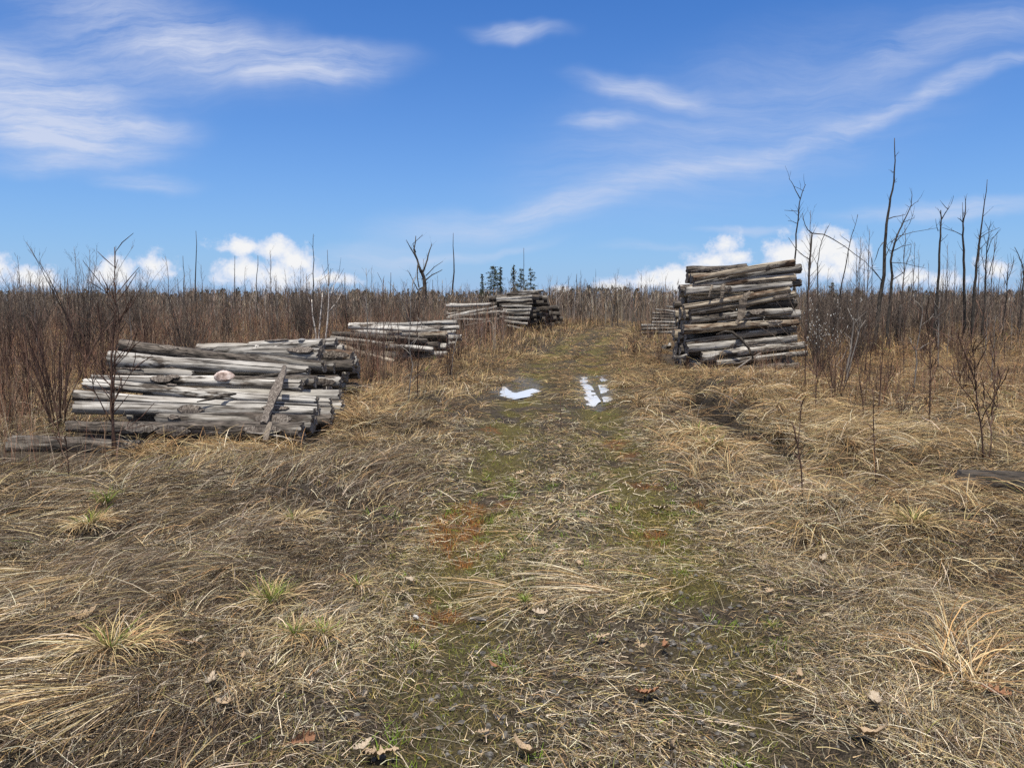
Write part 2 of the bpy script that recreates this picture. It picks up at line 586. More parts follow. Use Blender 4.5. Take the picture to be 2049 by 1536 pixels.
def build_ground():
    xs = np.concatenate([-6 - np.geomspace(0.06, 900, 90)[::-1], np.arange(-6, 6.001, 0.055), 6 + np.geomspace(0.06, 900, 90)])
    ys = np.concatenate([-np.geomspace(0.5, 60, 12)[::-1], np.arange(0, 2, 0.25), np.arange(2, 19, 0.055), 19 + np.geomspace(0.06, 1500, 170)])
    X, Y = np.meshgrid(xs, ys)
    x, y = X.ravel(), Y.ravel()
    z = terrain(x, y)
    nx, ny = len(xs), len(ys)
    i = np.arange(ny - 1)[:, None] * nx + np.arange(nx - 1)[None]
    F = np.stack([i, i + 1, i + nx + 1, i + nx], 2).reshape(-1, 4)
    mo, ru, mu = zones(x, y)
    xd = 3.25 + 0.25 * np.sin(y * 0.5) + .16 * (fbm(x, y, .5, 151, 2) - .5)
    wet = sstep(7.6, 8.8, y) * (1 - sstep(14.5, 16.0, y)) * (1 - sstep(.16, .34, np.abs(x - xd) + .12 * (fbm(x, y, .3, 161, 2) - .5)))  # ditch shade painted into the damp soil, log hollow likewise
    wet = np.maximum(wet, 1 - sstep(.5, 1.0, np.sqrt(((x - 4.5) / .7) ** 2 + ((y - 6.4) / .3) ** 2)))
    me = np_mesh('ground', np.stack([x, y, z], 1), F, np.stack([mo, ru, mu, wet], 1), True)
    o = link_mesh('ground', me, M['ground'])
    tag(o, 'rough field of flattened dead grass crossed by a grassy two-rut track', 'ground', kind='structure')


build_ground()
PUD_LABEL = ['wide bright puddle in the left wheel rut', 'long narrow bright puddle in the right wheel rut',
             'small puddle sliver beside the far end of the long narrow puddle', 'small puddle beside the middle of the long narrow puddle',
             'small puddle beside the near end of the long narrow puddle']
for P, zw, lb in zip(PUDDLES, PUD_Z, PUD_LABEL):
    c = P.mean(0)
    Q = c + (P - c) * 1.08 + np.sign(P - c) * 0.02
    # finer, wobbling outline
    pts = []
    for i in range(len(Q)):
        a, b = Q[i], Q[(i + 1) % len(Q)]
        for t in (0, 0.33, 0.66):
            q = a + (b - a) * t
            q = q + (q - c) * random.uniform(-0.05, 0.04)
            pts.append((q[0] - c[0], q[1] - c[1], 0))
    mb = MB()
    mb.poly(pts)
    o = mb.build('puddle', M['water'], smooth=False)
    o.location = (c[0], c[1], zw + 0.002)
    tag(o, lb, 'puddle', kind='structure')


def in_puddle(x, y, grow=0.0):
    m = np.zeros(x.shape, bool)
    for P in PUDDLES:
        m |= poly_sd(x, y, P) < grow
    return m


# ------------------------------------------------------------------ logs
FILLED = set()
GE_NAME = 'logs of the tall pile right of the track'
LOGS = []      # (P0, P1, r) for overlap tests


def log_mesh(L, r0, r1, seed, bend, segs=22, sides=20, rough=1.0):
    rn = random.Random(seed)
    ph = [rn.uniform(0, 6.28) for _ in range(8)]
    V, F = [], []
    for i in range(segs + 1):
        t = i / segs
        r = r0 + (r1 - r0) * t
        cy = bend * math.sin(PI * t + ph[0] * 0.15) + 0.012 * math.sin(5 * t + ph[1])
        cz = 0.6 * bend * math.sin(2 * PI * t + ph[2]) * 0.5 + 0.010 * math.sin(6 * t + ph[3])
        for k in range(sides):
            a = 2 * PI * k / sides
            rr = r * (1 + rough * (0.07 * math.sin(2 * a + ph[4] + 2.5 * t) + 0.05 * math.sin(3 * a + ph[5] - 4 * t)
                     + 0.04 * math.sin(5 * a + 9 * t + ph[6]) + 0.03 * math.sin(17 * t + 2 * a + ph[7]) + 0.022 * math.sin(9 * a + ph[1] * 3 + 1.7 * t) * (0.5 + 0.5 * math.sin(7 * t + ph[3])) + rn.uniform(-0.018, 0.018)))
            jit = rn.uniform(-0.02, 0.02) if i in (0, segs) else 0
            V.append((-L / 2 + L * t + jit, cy + rr * math.cos(a), cz + rr * math.sin(a)))
    for i in range(segs):
        for k in range(sides):
            a = i * sides + k
            b = i * sides + (k + 1) % sides
            F.append((a, a + sides, b + sides, b))
    ends = []
    for i, sg in ((0, -1), (segs, 1)):
        ring = [Vector(V[i * sides + k]) for k in range(sides)]
        c = sum(ring, Vector()) / sides
        ev = [tuple(c + Vector((sg * 0.004, 0, 0)))] + [tuple(c + (p - c) * 0.55 + Vector((sg * rn.uniform(-0.004, 0.006), 0, 0))) for p in ring] + [tuple(p + Vector((sg * 0.0015, 0, 0))) for p in ring]
        ef = []
        for k in range(sides):
            k2 = (k + 1) % sides
            tri = (0, 1 + k, 1 + k2)
            qd = (1 + k, 1 + sides + k, 1 + sides + k2, 1 + k2)
            if sg < 0: tri, qd = tri[::-1], qd[::-1]
            ef += [tri, qd]
        ends.append((ev, ef))
    return V, F, ends


def mesh_from(name, V, F, smooth):
    me = bpy.data.meshes.new(name)
    me.from_pydata(V, [], F)
    me.polygons.foreach_set('use_smooth', [smooth] * len(me.polygons))
    me.update()
    return me


def make_log(P0, P1, r0, r1, mat, label, group, bend=0.03, name='log', knots=(), lod=0, cat='log'):
    P0, P1 = Vector(P0), Vector(P1)
    ax = (P1 - P0)
    L = ax.length
    ax.normalize()
    seed = random.randrange(10 ** 6)
    sg, sd = ((28, 26), (12, 12))[lod]
    V, F, ends = log_mesh(L, r0, r1, seed, random.uniform(-bend, bend), sg, sd)
    o = link_mesh(name, mesh_from(name, V, F, True), M[mat])
    zv = Vector((0, 0, 1))
    yv = zv.cross(ax).normalized()
    zv = ax.cross(yv)
    rot = Matrix((ax, yv, zv)).transposed().to_4x4()
    o.matrix_world = Matrix.Translation((P0 + P1) / 2) @ rot
    tag(o, label, cat, group)
    ysgn = 1 if yv.y > 0 else -1
    for ev, ef in ends:
        link_mesh('cut_end', mesh_from('cut_end', ev, ef, False), M['end'], o)
    for (t, kr, kh, an) in knots:
        mb = MB()
        x = -L / 2 + L * t
        r = r0 + (r1 - r0) * t
        d = Vector((0.25, -math.sin(an), math.cos(an)))
        c = Vector((x, 0, 0))
        mb.tube([c + d * (r * 0.6), c + d * (r * 0.98), c + d * (r + kh * 0.6), c + d * (r + kh), c + d * (r + kh * 0.75)],
                [kr * 2.4, kr * 1.7, kr * 1.1, kr * 0.8, kr * 0.35], 9)
        mb.build('knot', M[mat], o)
    if lod == 0 and label not in FILLED and 'alone' not in label:
        rn = random.Random(seed + 1)
        for q in range(rn.choice((1, 2, 2, 3))):          # bark still clinging in ragged flakes
            x0 = rn.uniform(-.42, .36) * L
            ln = rn.uniform(.12, .55)
            a0 = rn.uniform(-.9, 1.5)                     # towards the open face of the pile
            wa = rn.uniform(.25, .7)
            nu, nv = 9, 5
            VV, FF = [], []
            for i in range(nu):
                u_ = i / (nu - 1)
                e = math.sin(PI * u_) ** .5 * rn.uniform(.7, 1.1)
                x = max(-L / 2 + .01, min(L / 2 - .01, x0 + (u_ - .5) * ln))
                t = x / L + .5
                r = r0 + (r1 - r0) * t
                for k in range(nv):
                    an = a0 + (k / (nv - 1) - .5) * 2 * wa * e
                    lift = .004 + .02 * r + (.012 if k in (0, nv - 1) else 0) * rn.random()
                    # local frame: +y lies away from or towards the camera, +z up
                    VV.append((x, ysgn * -math.cos(an) * (r * 1.07 + lift), math.sin(an) * (r * 1.07 + lift)))
            for i in range(nu - 1):
                for k in range(nv - 1):
                    b = i * nv + k
                    FF.append((b, b + 1, b + nv + 1, b + nv))
            f = link_mesh('bark_flake', mesh_from('bark_flake', VV, FF, False), M['slab'], o)
            md = f.modifiers.new('thickness', 'SOLIDIFY')
            md.thickness = .012
    LOGS.append((P0, P1, max(r0, r1)))
    return o


def px_log(zoom, d, a, b, dia_a, dia_b, mat, label, group, d2=None, **kw):
    """a log from its two ends' middles in a zoomed view of the photograph, at depth d (d2 at its right end)"""
    ox, oy, k = zoom
    d2 = d if d2 is None else d2
    P0 = at(ox + a[0] / k, oy + a[1] / k, d)
    P1 = at(ox + b[0] / k, oy + b[1] / k, d2)
    if group == GA: dia_a, dia_b = dia_a * 1.08, dia_b * 1.12
    if group == GE_NAME: dia_a, dia_b = dia_a * 1.12, dia_b * 1.12
    r0 = dia_a / k / FPX * d / 2
    r1 = dia_b / k / FPX * d2 / 2
    return make_log(P0, P1, r0, r1, mat, label, group, **kw)


def fill_pile(group, label, y0, y1, ztop, xright, length, rr, mats, pitch=None, lean=0.0, lod=0, ends_jit=0.18, maxn=999, seedn=0):
    """stack logs behind the face logs: rows across the pile's depth under its top line"""
    FILLED.add(label)
    rn = random.Random(seedn)
    n = 0
    z = rr + 0.02
    row = 0
    while z < 4:
        y = y0 + (row % 2) * rr
        while y < y1:
            if z + rr * 0.5 < ztop(y):
                r = rr * rn.uniform(0.72, 1.12)
                yy = y + rn.uniform(-0.04, 0.04)
                zz = z + rn.uniform(-0.03, 0.03)
                xr = xright(yy) + rn.uniform(-ends_jit, ends_jit)
                g = tz(xr - length / 2, yy)
                P1 = Vector((xr, yy, zz + max(g, 0) * 0.5 + rn.uniform(-.04, .04)))
                P0 = Vector((xr - length * rn.uniform(0.94, 1.03), yy + lean * length + rn.uniform(-.06, .06), zz + max(g, 0) * 0.5 + rn.uniform(-.04, .04)))
                ok = True
                for (A, B, R) in LOGS:
                    if abs(A.y - yy) > 1.2: continue
                    for q, Q in ((P0, A), (P1, B), ((P0 + P1) / 2, (A + B) / 2)):
                        if math.hypot(q.y - Q.y, q.z - Q.z) < 0.80 * (r + R) and abs(q.x - Q.x) < 2.6:
                            ok = False
                            break
                    if not ok: break
                if ok and n < maxn:
                    make_log(P0, P1, r * rn.uniform(.8, 1), r * rn.uniform(.8, 1), rn.choice(mats), label, group, lod=lod)
                    n += 1
            y += rr * 2.05
        z += rr * 1.78
        row += 1
    return n


GA = 'logs of the low near pile on the left'
ZA = (0, 640, 2.846)
px_log(ZA, 8.75, (66, 706), (800, 724), 98, 84, 'log_bark', 'thick grey log lying alone in the grass before the low near pile', GA, d2=8.7)
px_log(ZA, 9.15, (385, 606), (1722, 640), 62, 100, 'log_bark', 'lowest face log of the near pile with dark flaking bark on its right half', GA, d2=9.0)
px_log(ZA, 9.35, (900, 560), (1785, 588), 55, 96, 'log_grey', 'second log up the near pile, thick grey end just past the leaning slab', GA, d2=9.25)
px_log(ZA, 9.55, (438, 500), (1790, 536), 74, 60, 'log_silver', 'third log up the near pile, pale top with a long dark underside', GA, d2=9.5)
px_log(ZA, 9.8, (428, 432), (1812, 518), 58, 62, 'log_silver', 'bleached log of the near pile reaching farthest left above the dark-bottomed one', GA, d2=9.62)
px_log(ZA, 10.1, (482, 368), (1802, 466), 56, 54, 'log_silver', 'slim pale log sloping right under the brightest face log of the near pile', GA, d2=9.95)
px_log(ZA, 10.35, (530, 330), (1716, 372), 44, 64, 'log_silver', 'brightest white log with a clean round right end, crossed by the leaning slab', GA, d2=10.05)
px_log(ZA, 10.75, (632, 284), (1100, 312), 30, 44, 'log_grey', 'short log end peeking out under the blotched big log, left side of near pile', GA, d2=10.7)
px_log(ZA, 10.9, (632, 222), (1756, 300), 86, 62, 'log_silver', 'big blotched log with a white left end, under the top bark log', GA, d2=10.75)
px_log(ZA, 11.3, (698, 152), (1735, 268), 80, 42, 'log_bark', 'long top log of the near pile with furrowed dark bark on its left half', GA, d2=11.0)
px_log(ZA, 11.25, (1330, 205), (1842, 262), 40, 62, 'log_grey', 'grey log sloping down right beneath the knotted log of the near pile', GA, d2=10.95)
px_log(ZA, 11.8, (1222, 182), (1818, 198), 34, 72, 'log_silver', 'pale log with three raised knots on its back, top of the near pile', GA, d2=11.5,
       knots=((0.40, 0.032, 0.05, 0.1), (0.58, 0.028, 0.04, -0.1), (0.80, 0.034, 0.045, 0.05)))
px_log(ZA, 12.3, (1240, 172), (1838, 152), 38, 76, 'log_silver', 'smooth light log behind the knotted log, its right end standing proud and dark', GA, d2=12.0)
px_log(ZA, 12.9, (1420, 150), (1918, 132), 40, 58, 'log_silver', 'rearmost light top log of the near pile, behind the smooth one', GA, d2=12.7)
px_log(ZA, 10.5, (1400, 352), (1795, 350), 50, 66, 'log_bark', 'dark round log end just right of the white log with the clean end', GA, d2=10.4)
px_log(ZA, 11.3, (1500, 345), (1940, 350), 46, 52, 'log_silver', 'pale short log sticking out farthest right at mid height of the near pile', GA, d2=11.25)
px_log(ZA, 13.2, (1700, 190), (2012, 212), 50, 66, 'log_tan', 'tan log end poking out toward the second pile, back corner of the near pile', GA, d2=13.0)
fill_pile(GA, 'dark log end among the others in the stacked right side of the near pile', 9.35, 13.6,
          lambda y: min(0.35 + (y - 9.2) * 0.36, 1.02), lambda y: -2.42 - (y - 9.5) * 0.12, 2.75, 0.125, ['log_grey', 'log_silver', 'log_bark', 'log_grey'], seedn=3)

GB = 'logs of the low second pile on the left'
ZB = (640, 560, 3.794)
px_log(ZB, 22.6, (222, 352), (910, 385), 46, 44, 'log_silver', 'broad white log near the top of the second pile on the left', GB, d2=22.4)
px_log(ZB, 23.4, (425, 338), (1042, 327), 26, 42, 'log_silver', 'top log of the second left pile, thin left end and clean right end', GB, d2=23.2)
px_log(ZB, 22.9, (620, 372), (1058, 362), 34, 36, 'log_grey', 'log just under the top log of the second left pile', GB, d2=22.8)
px_log(ZB, 22.3, (236, 396), (912, 412), 30, 38, 'log_grey', 'straight grey log below the broad white one, second left pile', GB, d2=22.1)
px_log(ZB, 22.0, (100, 410), (812, 466), 44, 44, 'log_bark', 'dark bark log sloping right with its left end toward the near pile', GB, d2=21.7)
px_log(ZB, 21.7, (82, 440), (862, 526), 34, 34, 'log_grey', 'slim log sloping right below the dark bark log of the second pile', GB, d2=21.4)
px_log(ZB, 21.5, (430, 492), (858, 532), 30, 44, 'log_silver', 'short pale lower log of the second pile above the tangle', GB, d2=21.3)
px_log(ZB, 22.2, (640, 418), (966, 416), 40, 48, 'log_tan', 'stubby log end standing out at the right corner of the second pile', GB, d2=22.0)
px_log(ZB, 22.9, (760, 440), (1076, 440), 40, 50, 'log_silver', 'pale log end farthest right on the second left pile', GB, d2=22.8)
px_log(ZB, 20.9, (150, 508), (560, 628), 52, 40, 'log_tan', 'fallen log slanting into the brush before the second left pile', GB, d2=20.6)
px_log(ZB, 19.2, (190, 566), (262, 578), 60, 60, 'log_silver', 'stub of a pale log lying between the near and second piles', GB, d2=18.9)
fill_pile(GB, 'log end in the shadowed right side of the second left pile', 21.5, 24.4,
          lambda y: min(0.5 + (y - 21.3) * 0.45, 0.98), lambda y: -1.95 + (y - 22.5) * 0.06, 3.1, 0.13, ['log_grey', 'log_bark', 'log_silver'], lod=1, seedn=5)

GC = 'logs of the two far piles on the left'
ZC = (760, 440, 4.098)
px_log(ZC, 39.3, (545, 702), (945, 692), 36, 26, 'log_silver', 'pale straight log across the top of the lower far left pile', GC, lod=1)
px_log(ZC, 39.6, (560, 745), (900, 735), 28, 26, 'log_bark', 'dark log below the top one of the lower far left pile', GC, lod=1)
px_log(ZC, 39.0, (556, 798), (960, 712), 26, 28, 'log_silver', 'pale log slanting up to the right across the lower far left pile', GC, lod=1)
px_log(ZC, 38.9, (560, 806), (985, 752), 22, 28, 'log_grey', 'second slanting log just under the first on the lower far left pile', GC, lod=1)
px_log(ZC, 39.2, (545, 772), (760, 756), 26, 22, 'log_grey', 'short grey log at the left edge of the lower far left pile', GC, lod=1)
px_log(ZC, 38.7, (600, 815), (900, 820), 16, 18, 'log_silver', 'thin pale log low on the lower far left pile', GC, lod=1)
px_log(ZC, 38.5, (700, 866), (910, 832), 18, 22, 'log_grey', 'thin fallen log in the brush at the foot of the lower far pile', GC, lod=1)
px_log(ZC, 38.2, (860, 948), (1005, 936), 14, 16, 'log_silver', 'thin pale pole on the ground at the foot of the far piles', GC, lod=1)
yD = 41.0
D = [((1060, 598), (1340, 578), 16, 20, 'log_silver', 'topmost pale pole on the tall far left pile'),
     ((1040, 610), (1300, 600), 22, 22, 'log_grey', 'second highest log on the tall far left pile'),
     ((955, 650), (1250, 630), 26, 26, 'log_silver', 'third highest log, its left end jutting out, tall far left pile'),
     ((960, 672), (1250, 656), 24, 26, 'log_grey', 'log just under the jutting one on the tall far left pile'),
     ((980, 700), (1252, 684), 24, 24, 'log_bark', 'dark log in the upper middle of the tall far left pile'),
     ((1000, 705), (1248, 712), 20, 26, 'log_silver', 'light log in the middle of the tall far left pile'),
     ((1010, 740), (1240, 738), 24, 26, 'log_silver', 'light log just below the middle of the tall far left pile'),
     ((1000, 765), (1230, 770), 28, 34, 'log_grey', 'thick grey log below the middle of the tall far left pile'),
     ((1010, 800), (1226, 810), 26, 34, 'log_silver', 'thick pale log low on the tall far left pile'),
     ((1020, 832), (1214, 852), 26, 28, 'log_grey', 'second lowest log on the tall far left pile'),
     ((1040, 866), (1188, 896), 24, 24, 'log_grey', 'lowest log on the tall far left pile, sloping right')]
for i, (a, b, w1, w2, mt, lb) in enumerate(D):
    px_log(ZC, yD + 0.5 - 0.04 * i, a, b, w1, w2, mt, lb, GC, lod=1)
fill_pile(GC, 'log end in the dark road-facing stack of the tall far left pile', 41.2, 49.5,
          lambda y: 2.25 - max(0, y - 43.5) * 0.24, lambda y: 0.96 + (y - 41.0) * 0.27, 2.3, 0.185, ['log_bark', 'log_wet', 'log_bark'], lod=1, ends_jit=0.35, seedn=9)
fill_pile(GC, 'log inside the lower far left pile', 39.7, 41.6,
          lambda y: 1.35, lambda y: -0.55, 2.8, 0.16, ['log_bark', 'log_grey'], lod=1, ends_jit=0.3, seedn=10, maxn=14)

GE = 'logs of the tall pile right of the track'
ZE = (1240, 500, 4.657)
E = [(18.6, (625, 190), (1180, 160), 56, 50, 'log_bark', 'dark log at the top left of the tall right pile, behind the rising one'),
     (18.3, (680, 268), (1625, 116), 50, 58, 'log_tan', 'topmost log of the tall right pile, rising to the right'),
     (18.7, (690, 308), (1680, 170), 50, 84, 'log_grey', 'second log of the tall right pile whose thick end juts out at top right'),
     (18.35, (650, 348), (1634, 250), 44, 62, 'log_tan', 'third face log from the top of the tall right pile'),
     (18.3, (612, 386), (1594, 322), 68, 56, 'log_silver', 'clean pale log with two hanging bark scraps, upper part of tall right pile'),
     (18.8, (1100, 345), (1686, 312), 50, 62, 'log_bark', 'dark log stub jutting right below the top of the tall right pile'),
     (18.5, (650, 446), (1240, 416), 46, 40, 'log_tan', 'short tan log behind the long loose bark strip of the tall right pile'),
     (18.2, (590, 534), (1584, 374), 44, 52, 'log_tan', 'steepest log, from low left to bright right end, mid tall right pile'),
     (18.25, (650, 582), (1632, 416), 62, 60, 'log_tan', 'log with brown stained left half below the steepest one of the right pile'),
     (18.45, (820, 580), (1640, 496), 60, 74, 'log_bark', 'thick dark log behind the loose bark strip, right half of the tall pile'),
     (18.2, (664, 652), (1602, 562), 62, 54, 'log_grey', 'smooth grey log in the middle of the tall right pile'),
     (18.3, (900, 668), (1682, 588), 44, 66, 'log_silver', 'pale log under the smooth grey one, showing right of the bark strip'),
     (18.15, (592, 736), (1662, 676), 84, 50, 'log_tan', 'thick brown-stained log with a bulging left end, tall right pile'),
     (18.2, (606, 862), (1450, 762), 40, 62, 'log_tan', 'log split at its left end under the thick brown-stained one'),
     (18.3, (1180, 775), (1642, 736), 50, 56, 'log_silver', 'bright white log end at right below the middle of the tall pile'),
     (18.15, (632, 926), (1642, 822), 86, 56, 'log_silver', 'thick clean pale log low on the tall right pile'),
     (18.1, (760, 992), (1722, 884), 84, 66, 'log_grey', 'thick log with a ragged pale top edge near the bottom of the tall pile'),
     (18.0, (900, 1052), (1745, 962), 50, 48, 'log_silver', 'thin bright log low at right on the tall right pile'),
     (18.15, (690, 1092), (1400, 1040), 56, 60, 'log_bark', 'dark log second from the ground under the tall right pile'),
     (18.0, (700, 1135), (1660, 1072), 60, 60, 'log_bark', 'lowest dark log in the grass under the tall right pile')]
for d, a, b, w1, w2, mt, lb in E:
    px_log(ZE, d, a, b, w1, w2, mt, lb, GE, d2=d + 0.12)
fill_pile(GE, 'dark log end in the road-facing left side of the tall right pile', 18.45, 22.6,
          lambda y: 2.55 - max(0, y - 19.3) * 0.40, lambda y: 6.75 + (y - 18.2) * 0.17, 2.62, 0.165, ['log_bark', 'log_grey', 'log_grey', 'log_tan'], lod=1, ends_jit=0.1, seedn=13)
GF = 'logs of the far pile behind the tall right one'
Fl = [(33.0, (336, 552), (600, 586), 16, 20, 'log_silver', 'thin pale pole on top of the far pile behind the tall right one'),
      (33.2, (436, 525), (640, 556), 14, 16, 'log_grey', 'highest thin pole of the far pile, sloping down behind the tall one'),
      (33.0, (305, 590), (640, 600), 24, 26, 'log_grey', 'upper grey log of the far pile behind the tall right one'),
      (32.9, (320, 618), (640, 622), 22, 24, 'log_bark', 'dark log in the upper part of the far right pile'),
      (32.8, (300, 645), (640, 648), 24, 24, 'log_grey', 'grey log in the middle of the far right pile'),
      (32.7, (300, 672), (640, 676), 24, 24, 'log_silver', 'pale log just below the middle of the far right pile'),
      (32.5, (200, 706), (600, 700), 26, 26, 'log_silver', 'pale log jutting out farthest left low on the far right pile'),
      (32.4, (205, 738), (600, 732), 28, 28, 'log_grey', 'grey log second from the bottom of the far right pile'),
      (32.3, (192, 776), (600, 766), 28, 28, 'log_grey', 'bottom grey log of the far right pile')]
for d, a, b, w1, w2, mt, lb in Fl:
    px_log(ZE, d, a, b, w1, w2, mt, lb, GF, lod=1)
# bits of log at the foot of the tall pile
px_log(ZE, 19.4, (412, 908), (470, 888), 40, 30, 'log_silver', 'white broken log end at the left foot of the tall right pile', GE, d2=20.0, lod=1)
px_log(ZE, 17.9, (522, 1000), (640, 985), 30, 30, 'log_grey', 'short grey log piece at the left base of the tall right pile', GE, d2=18.2, lod=1)
# sunken log far right
make_log((4.1, 6.85, 0.06), (5.9, 6.3, -0.03), 0.16, 0.14, 'log_wet', 'dark sunken log over a black hollow in the grass, right edge', None, name='sunken_log')


# bark strips, slab, branches on the piles
def strip_mesh(name, pts, wid, mat, label, cat, thick=0.012):
    """a curved strap of bark with thickness"""
    V, F = [], []
    fine, fw = [], []
    for i in range(len(pts) - 1):
        for k in range(4):
            t = k / 4
            fine.append(Vector(pts[i]).lerp(Vector(pts[i + 1]), t) + Vector((random.uniform(-1, 1), random.uniform(-1, 1), 0)) * wid[i] * .06)
            fw.append((wid[i] * (1 - t) + wid[i + 1] * t) * random.uniform(.78, 1.15))
    pts, wid = fine + [Vector(pts[-1])], fw + [wid[-1]]
    n = len(pts)
    for i, p in enumerate(pts):
        a, b = Vector(pts[max(i - 1, 0)]), Vector(pts[min(i + 1, n - 1)])
        t = (b - a).normalized()
        s = t.cross(Vector((0, 1, 0)))
        if s.length < 1e-3: s = Vector((1, 0, 0))
        s.normalize()
        nrm = s.cross(t).normalized()
        w = wid[i] / 2
        p = Vector(p)
        for q in (p - s * w, p + s * w):
            V.append(tuple(q + nrm * thick * random.uniform(.3, .7)))
            V.append(tuple(q - nrm * thick * random.uniform(.3, .7)))
        # middle bulge
        V.append(tuple(p + nrm * thick * 1.6))
        V.append(tuple(p - nrm * thick * 1.2))
    for i in range(n - 1):
        a, b = i * 6, i * 6 + 6
        ring = [0, 4, 2, 3, 5, 1]
        for k in range(6):
            x, y = ring[k], ring[(k + 1) % 6]
            F.append((a + x, a + y, b + y, b + x))
    F.append(tuple(k for k in [0, 4, 2, 3, 5, 1][::-1]))
    F.append(tuple((n - 1) * 6 + k for k in [0, 4, 2, 3, 5, 1]))
    o = link_mesh(name, mesh_from(name, V, F, False), M[mat])
    return tag(o, label, cat)


def zpts(z, pts, ds):
    return [at(z[0] + p[0] / z[2], z[1] + p[1] / z[2], d) for p, d in zip(pts, ds)]


strip_mesh('bark_strip', zpts(ZE, [(1215, 392), (1170, 430), (1148, 490), (1140, 560), (1125, 630), (1085, 685)], [18.1, 17.95, 17.95, 17.97, 17.95, 17.9]),
           [.08, .13, .18, .2, .16, .05], 'stripbark', 'long loose strip of bark hanging down the middle of the tall right pile', 'bark')
strip_mesh('bark_strip', zpts(ZE, [(975, 330), (955, 350), (958, 400), (950, 445)], [18.2, 18.05, 18.05, 18.05]), [.11, .1, .09, .07], 'stripbark',
           'broader of two short bark scraps over the clean pale log', 'bark')
strip_mesh('bark_strip', zpts(ZE, [(862, 332), (848, 370), (838, 410), (832, 440)], [18.2, 18.05, 18.05, 18.05]), [.07, .04, .04, .03], 'stripbark',
           'narrower left one of two short bark scraps over the clean pale log', 'bark')
mb = MB()
mb.tube(zpts(ZE, [(900, 790), (985, 758), (1050, 766), (1130, 830), (1200, 910), (1245, 1010)], [18.0, 17.9, 17.85, 17.8, 17.7, 17.6]), [.02, .03, .035, .035, .03, .02], 7)
tag(mb.build('fallen_branch', M['bark_dark']), 'dark bent branch draped over the lower logs of the tall right pile', 'branch')
mb = MB()
mb.tube(zpts(ZE, [(1310, 962), (1210, 1022), (1100, 1100), (1005, 1180)], [17.8, 17.6, 17.4, 17.2]), [.022, .02, .02, .012], 6)
mb.tube(zpts(ZE, [(1210, 1022), (1120, 1050), (1060, 1060)], [17.6, 17.5, 17.4]), [.012, .01, .006], 5)
tag(mb.build('fallen_branch', M['bark_grey']), 'grey forked branch propped at the foot of the tall right pile', 'branch')
mb = MB()
mb.tube(zpts(ZA, [(1120, 466), (1200, 450), (1280, 428), (1345, 420)], [9.4, 9.45, 9.6, 9.7]), [.008, .02, .03, .012], 6)
mb.tube(zpts(ZA, [(1260, 432), (1310, 440), (1360, 455)], [9.55, 9.5, 9.5]), [.015, .01, .005], 5)
tag(mb.build('fallen_branch', M['bark_dark']), 'short black branch lying across the middle of the near left pile', 'branch')
mb = MB()
mb.tube(zpts(ZA, [(1320, 350), (1480, 326), (1620, 305), (1750, 292)], [10.3, 10.25, 10.2, 10.3]), [.012, .028, .03, .015], 6)
tag(mb.build('fallen_branch', M['bark_dark']), 'long dark splinter above the white log of the near left pile', 'branch')
mb = MB()
mb.tube(zpts(ZA, [(1400, 640), (1500, 648), (1600, 664), (1705, 690)], [8.9, 8.85, 8.85, 8.9]), [.008, .014, .014, .008], 6)
tag(mb.build('fallen_branch', M['bark_grey']), 'pale ragged branch along the shadow under the near left pile', 'branch')
strip_mesh('leaning_slab', zpts(ZA, [(1622, 268), (1600, 330), (1565, 420), (1535, 500), (1500, 590)], [10.05, 9.75, 9.45, 9.25, 8.95]),
           [.07, .1, .13, .1, .08], 'slab', 'bark-covered slab leaning against the face of the near left pile', 'slab', 0.03)
strip_mesh('wood_shard', zpts(ZA, [(1540, 585), (1528, 630), (1508, 690)], [8.85, 8.75, 8.6]), [.04, .07, .05], 'stripbark',
           'pale pointed shard standing in the grass below the leaning slab', 'shard', 0.02)


def stone(name, loc, size, mat, label, seed):
    import bmesh
    bm = bmesh.new()
    bmesh.ops.create_icosphere(bm, subdivisions=3, radius=1)
    rn = random.Random(seed)
    cuts = [(Vector((rn.uniform(-1, 1), rn.uniform(-1, 1), rn.uniform(-.6, 1))).normalized(), rn.uniform(.55, .85)) for _ in range(16)]
    for v in bm.verts:
        for n, dd in cuts:
            k = v.co.dot(n)
            if k > dd: v.co -= n * (k - dd) * 0.85
        v.co = Vector((v.co.x * size[0], v.co.y * size[1], v.co.z * size[2])) * (1 + rn.uniform(-.012, .012))
    me = bpy.data.meshes.new(name)
    bm.to_mesh(me)
    bm.free()
    o = link_mesh(name, me, M[mat])
    o.location = loc
    return tag(o, label, 'stone')


stone('boulder', at(448, 751, 10.15), (.165, .12, .088), 'stone_pink', 'pinkish boulder resting on the face of the near left pile', 4)
stone('stone', at(604, 680, 12.0), (.07, .05, .03), 'stone_grey', 'small pale stone on top of the near left pile', 8)

# ------------------------------------------------------------------ grass
PAL = {
    'straw': np.array([0.48, 0.37, 0.20]), 'pale': np.array([0.62, 0.54, 0.39]), 'tan': np.array([0.33, 0.235, 0.128]),
    'orange': np.array([0.38, 0.235, 0.11]), 'grey': np.array([0.26, 0.225, 0.175]), 'brown': np.array([0.115, 0.085, 0.06]), 'redb': np.array([0.21, 0.12, 0.078]),
    'dark': np.array([0.06, 0.046, 0.034]), 'olive': np.array([0.19, 0.18, 0.055]), 'green': np.array([0.165, 0.235, 0.045]),
}


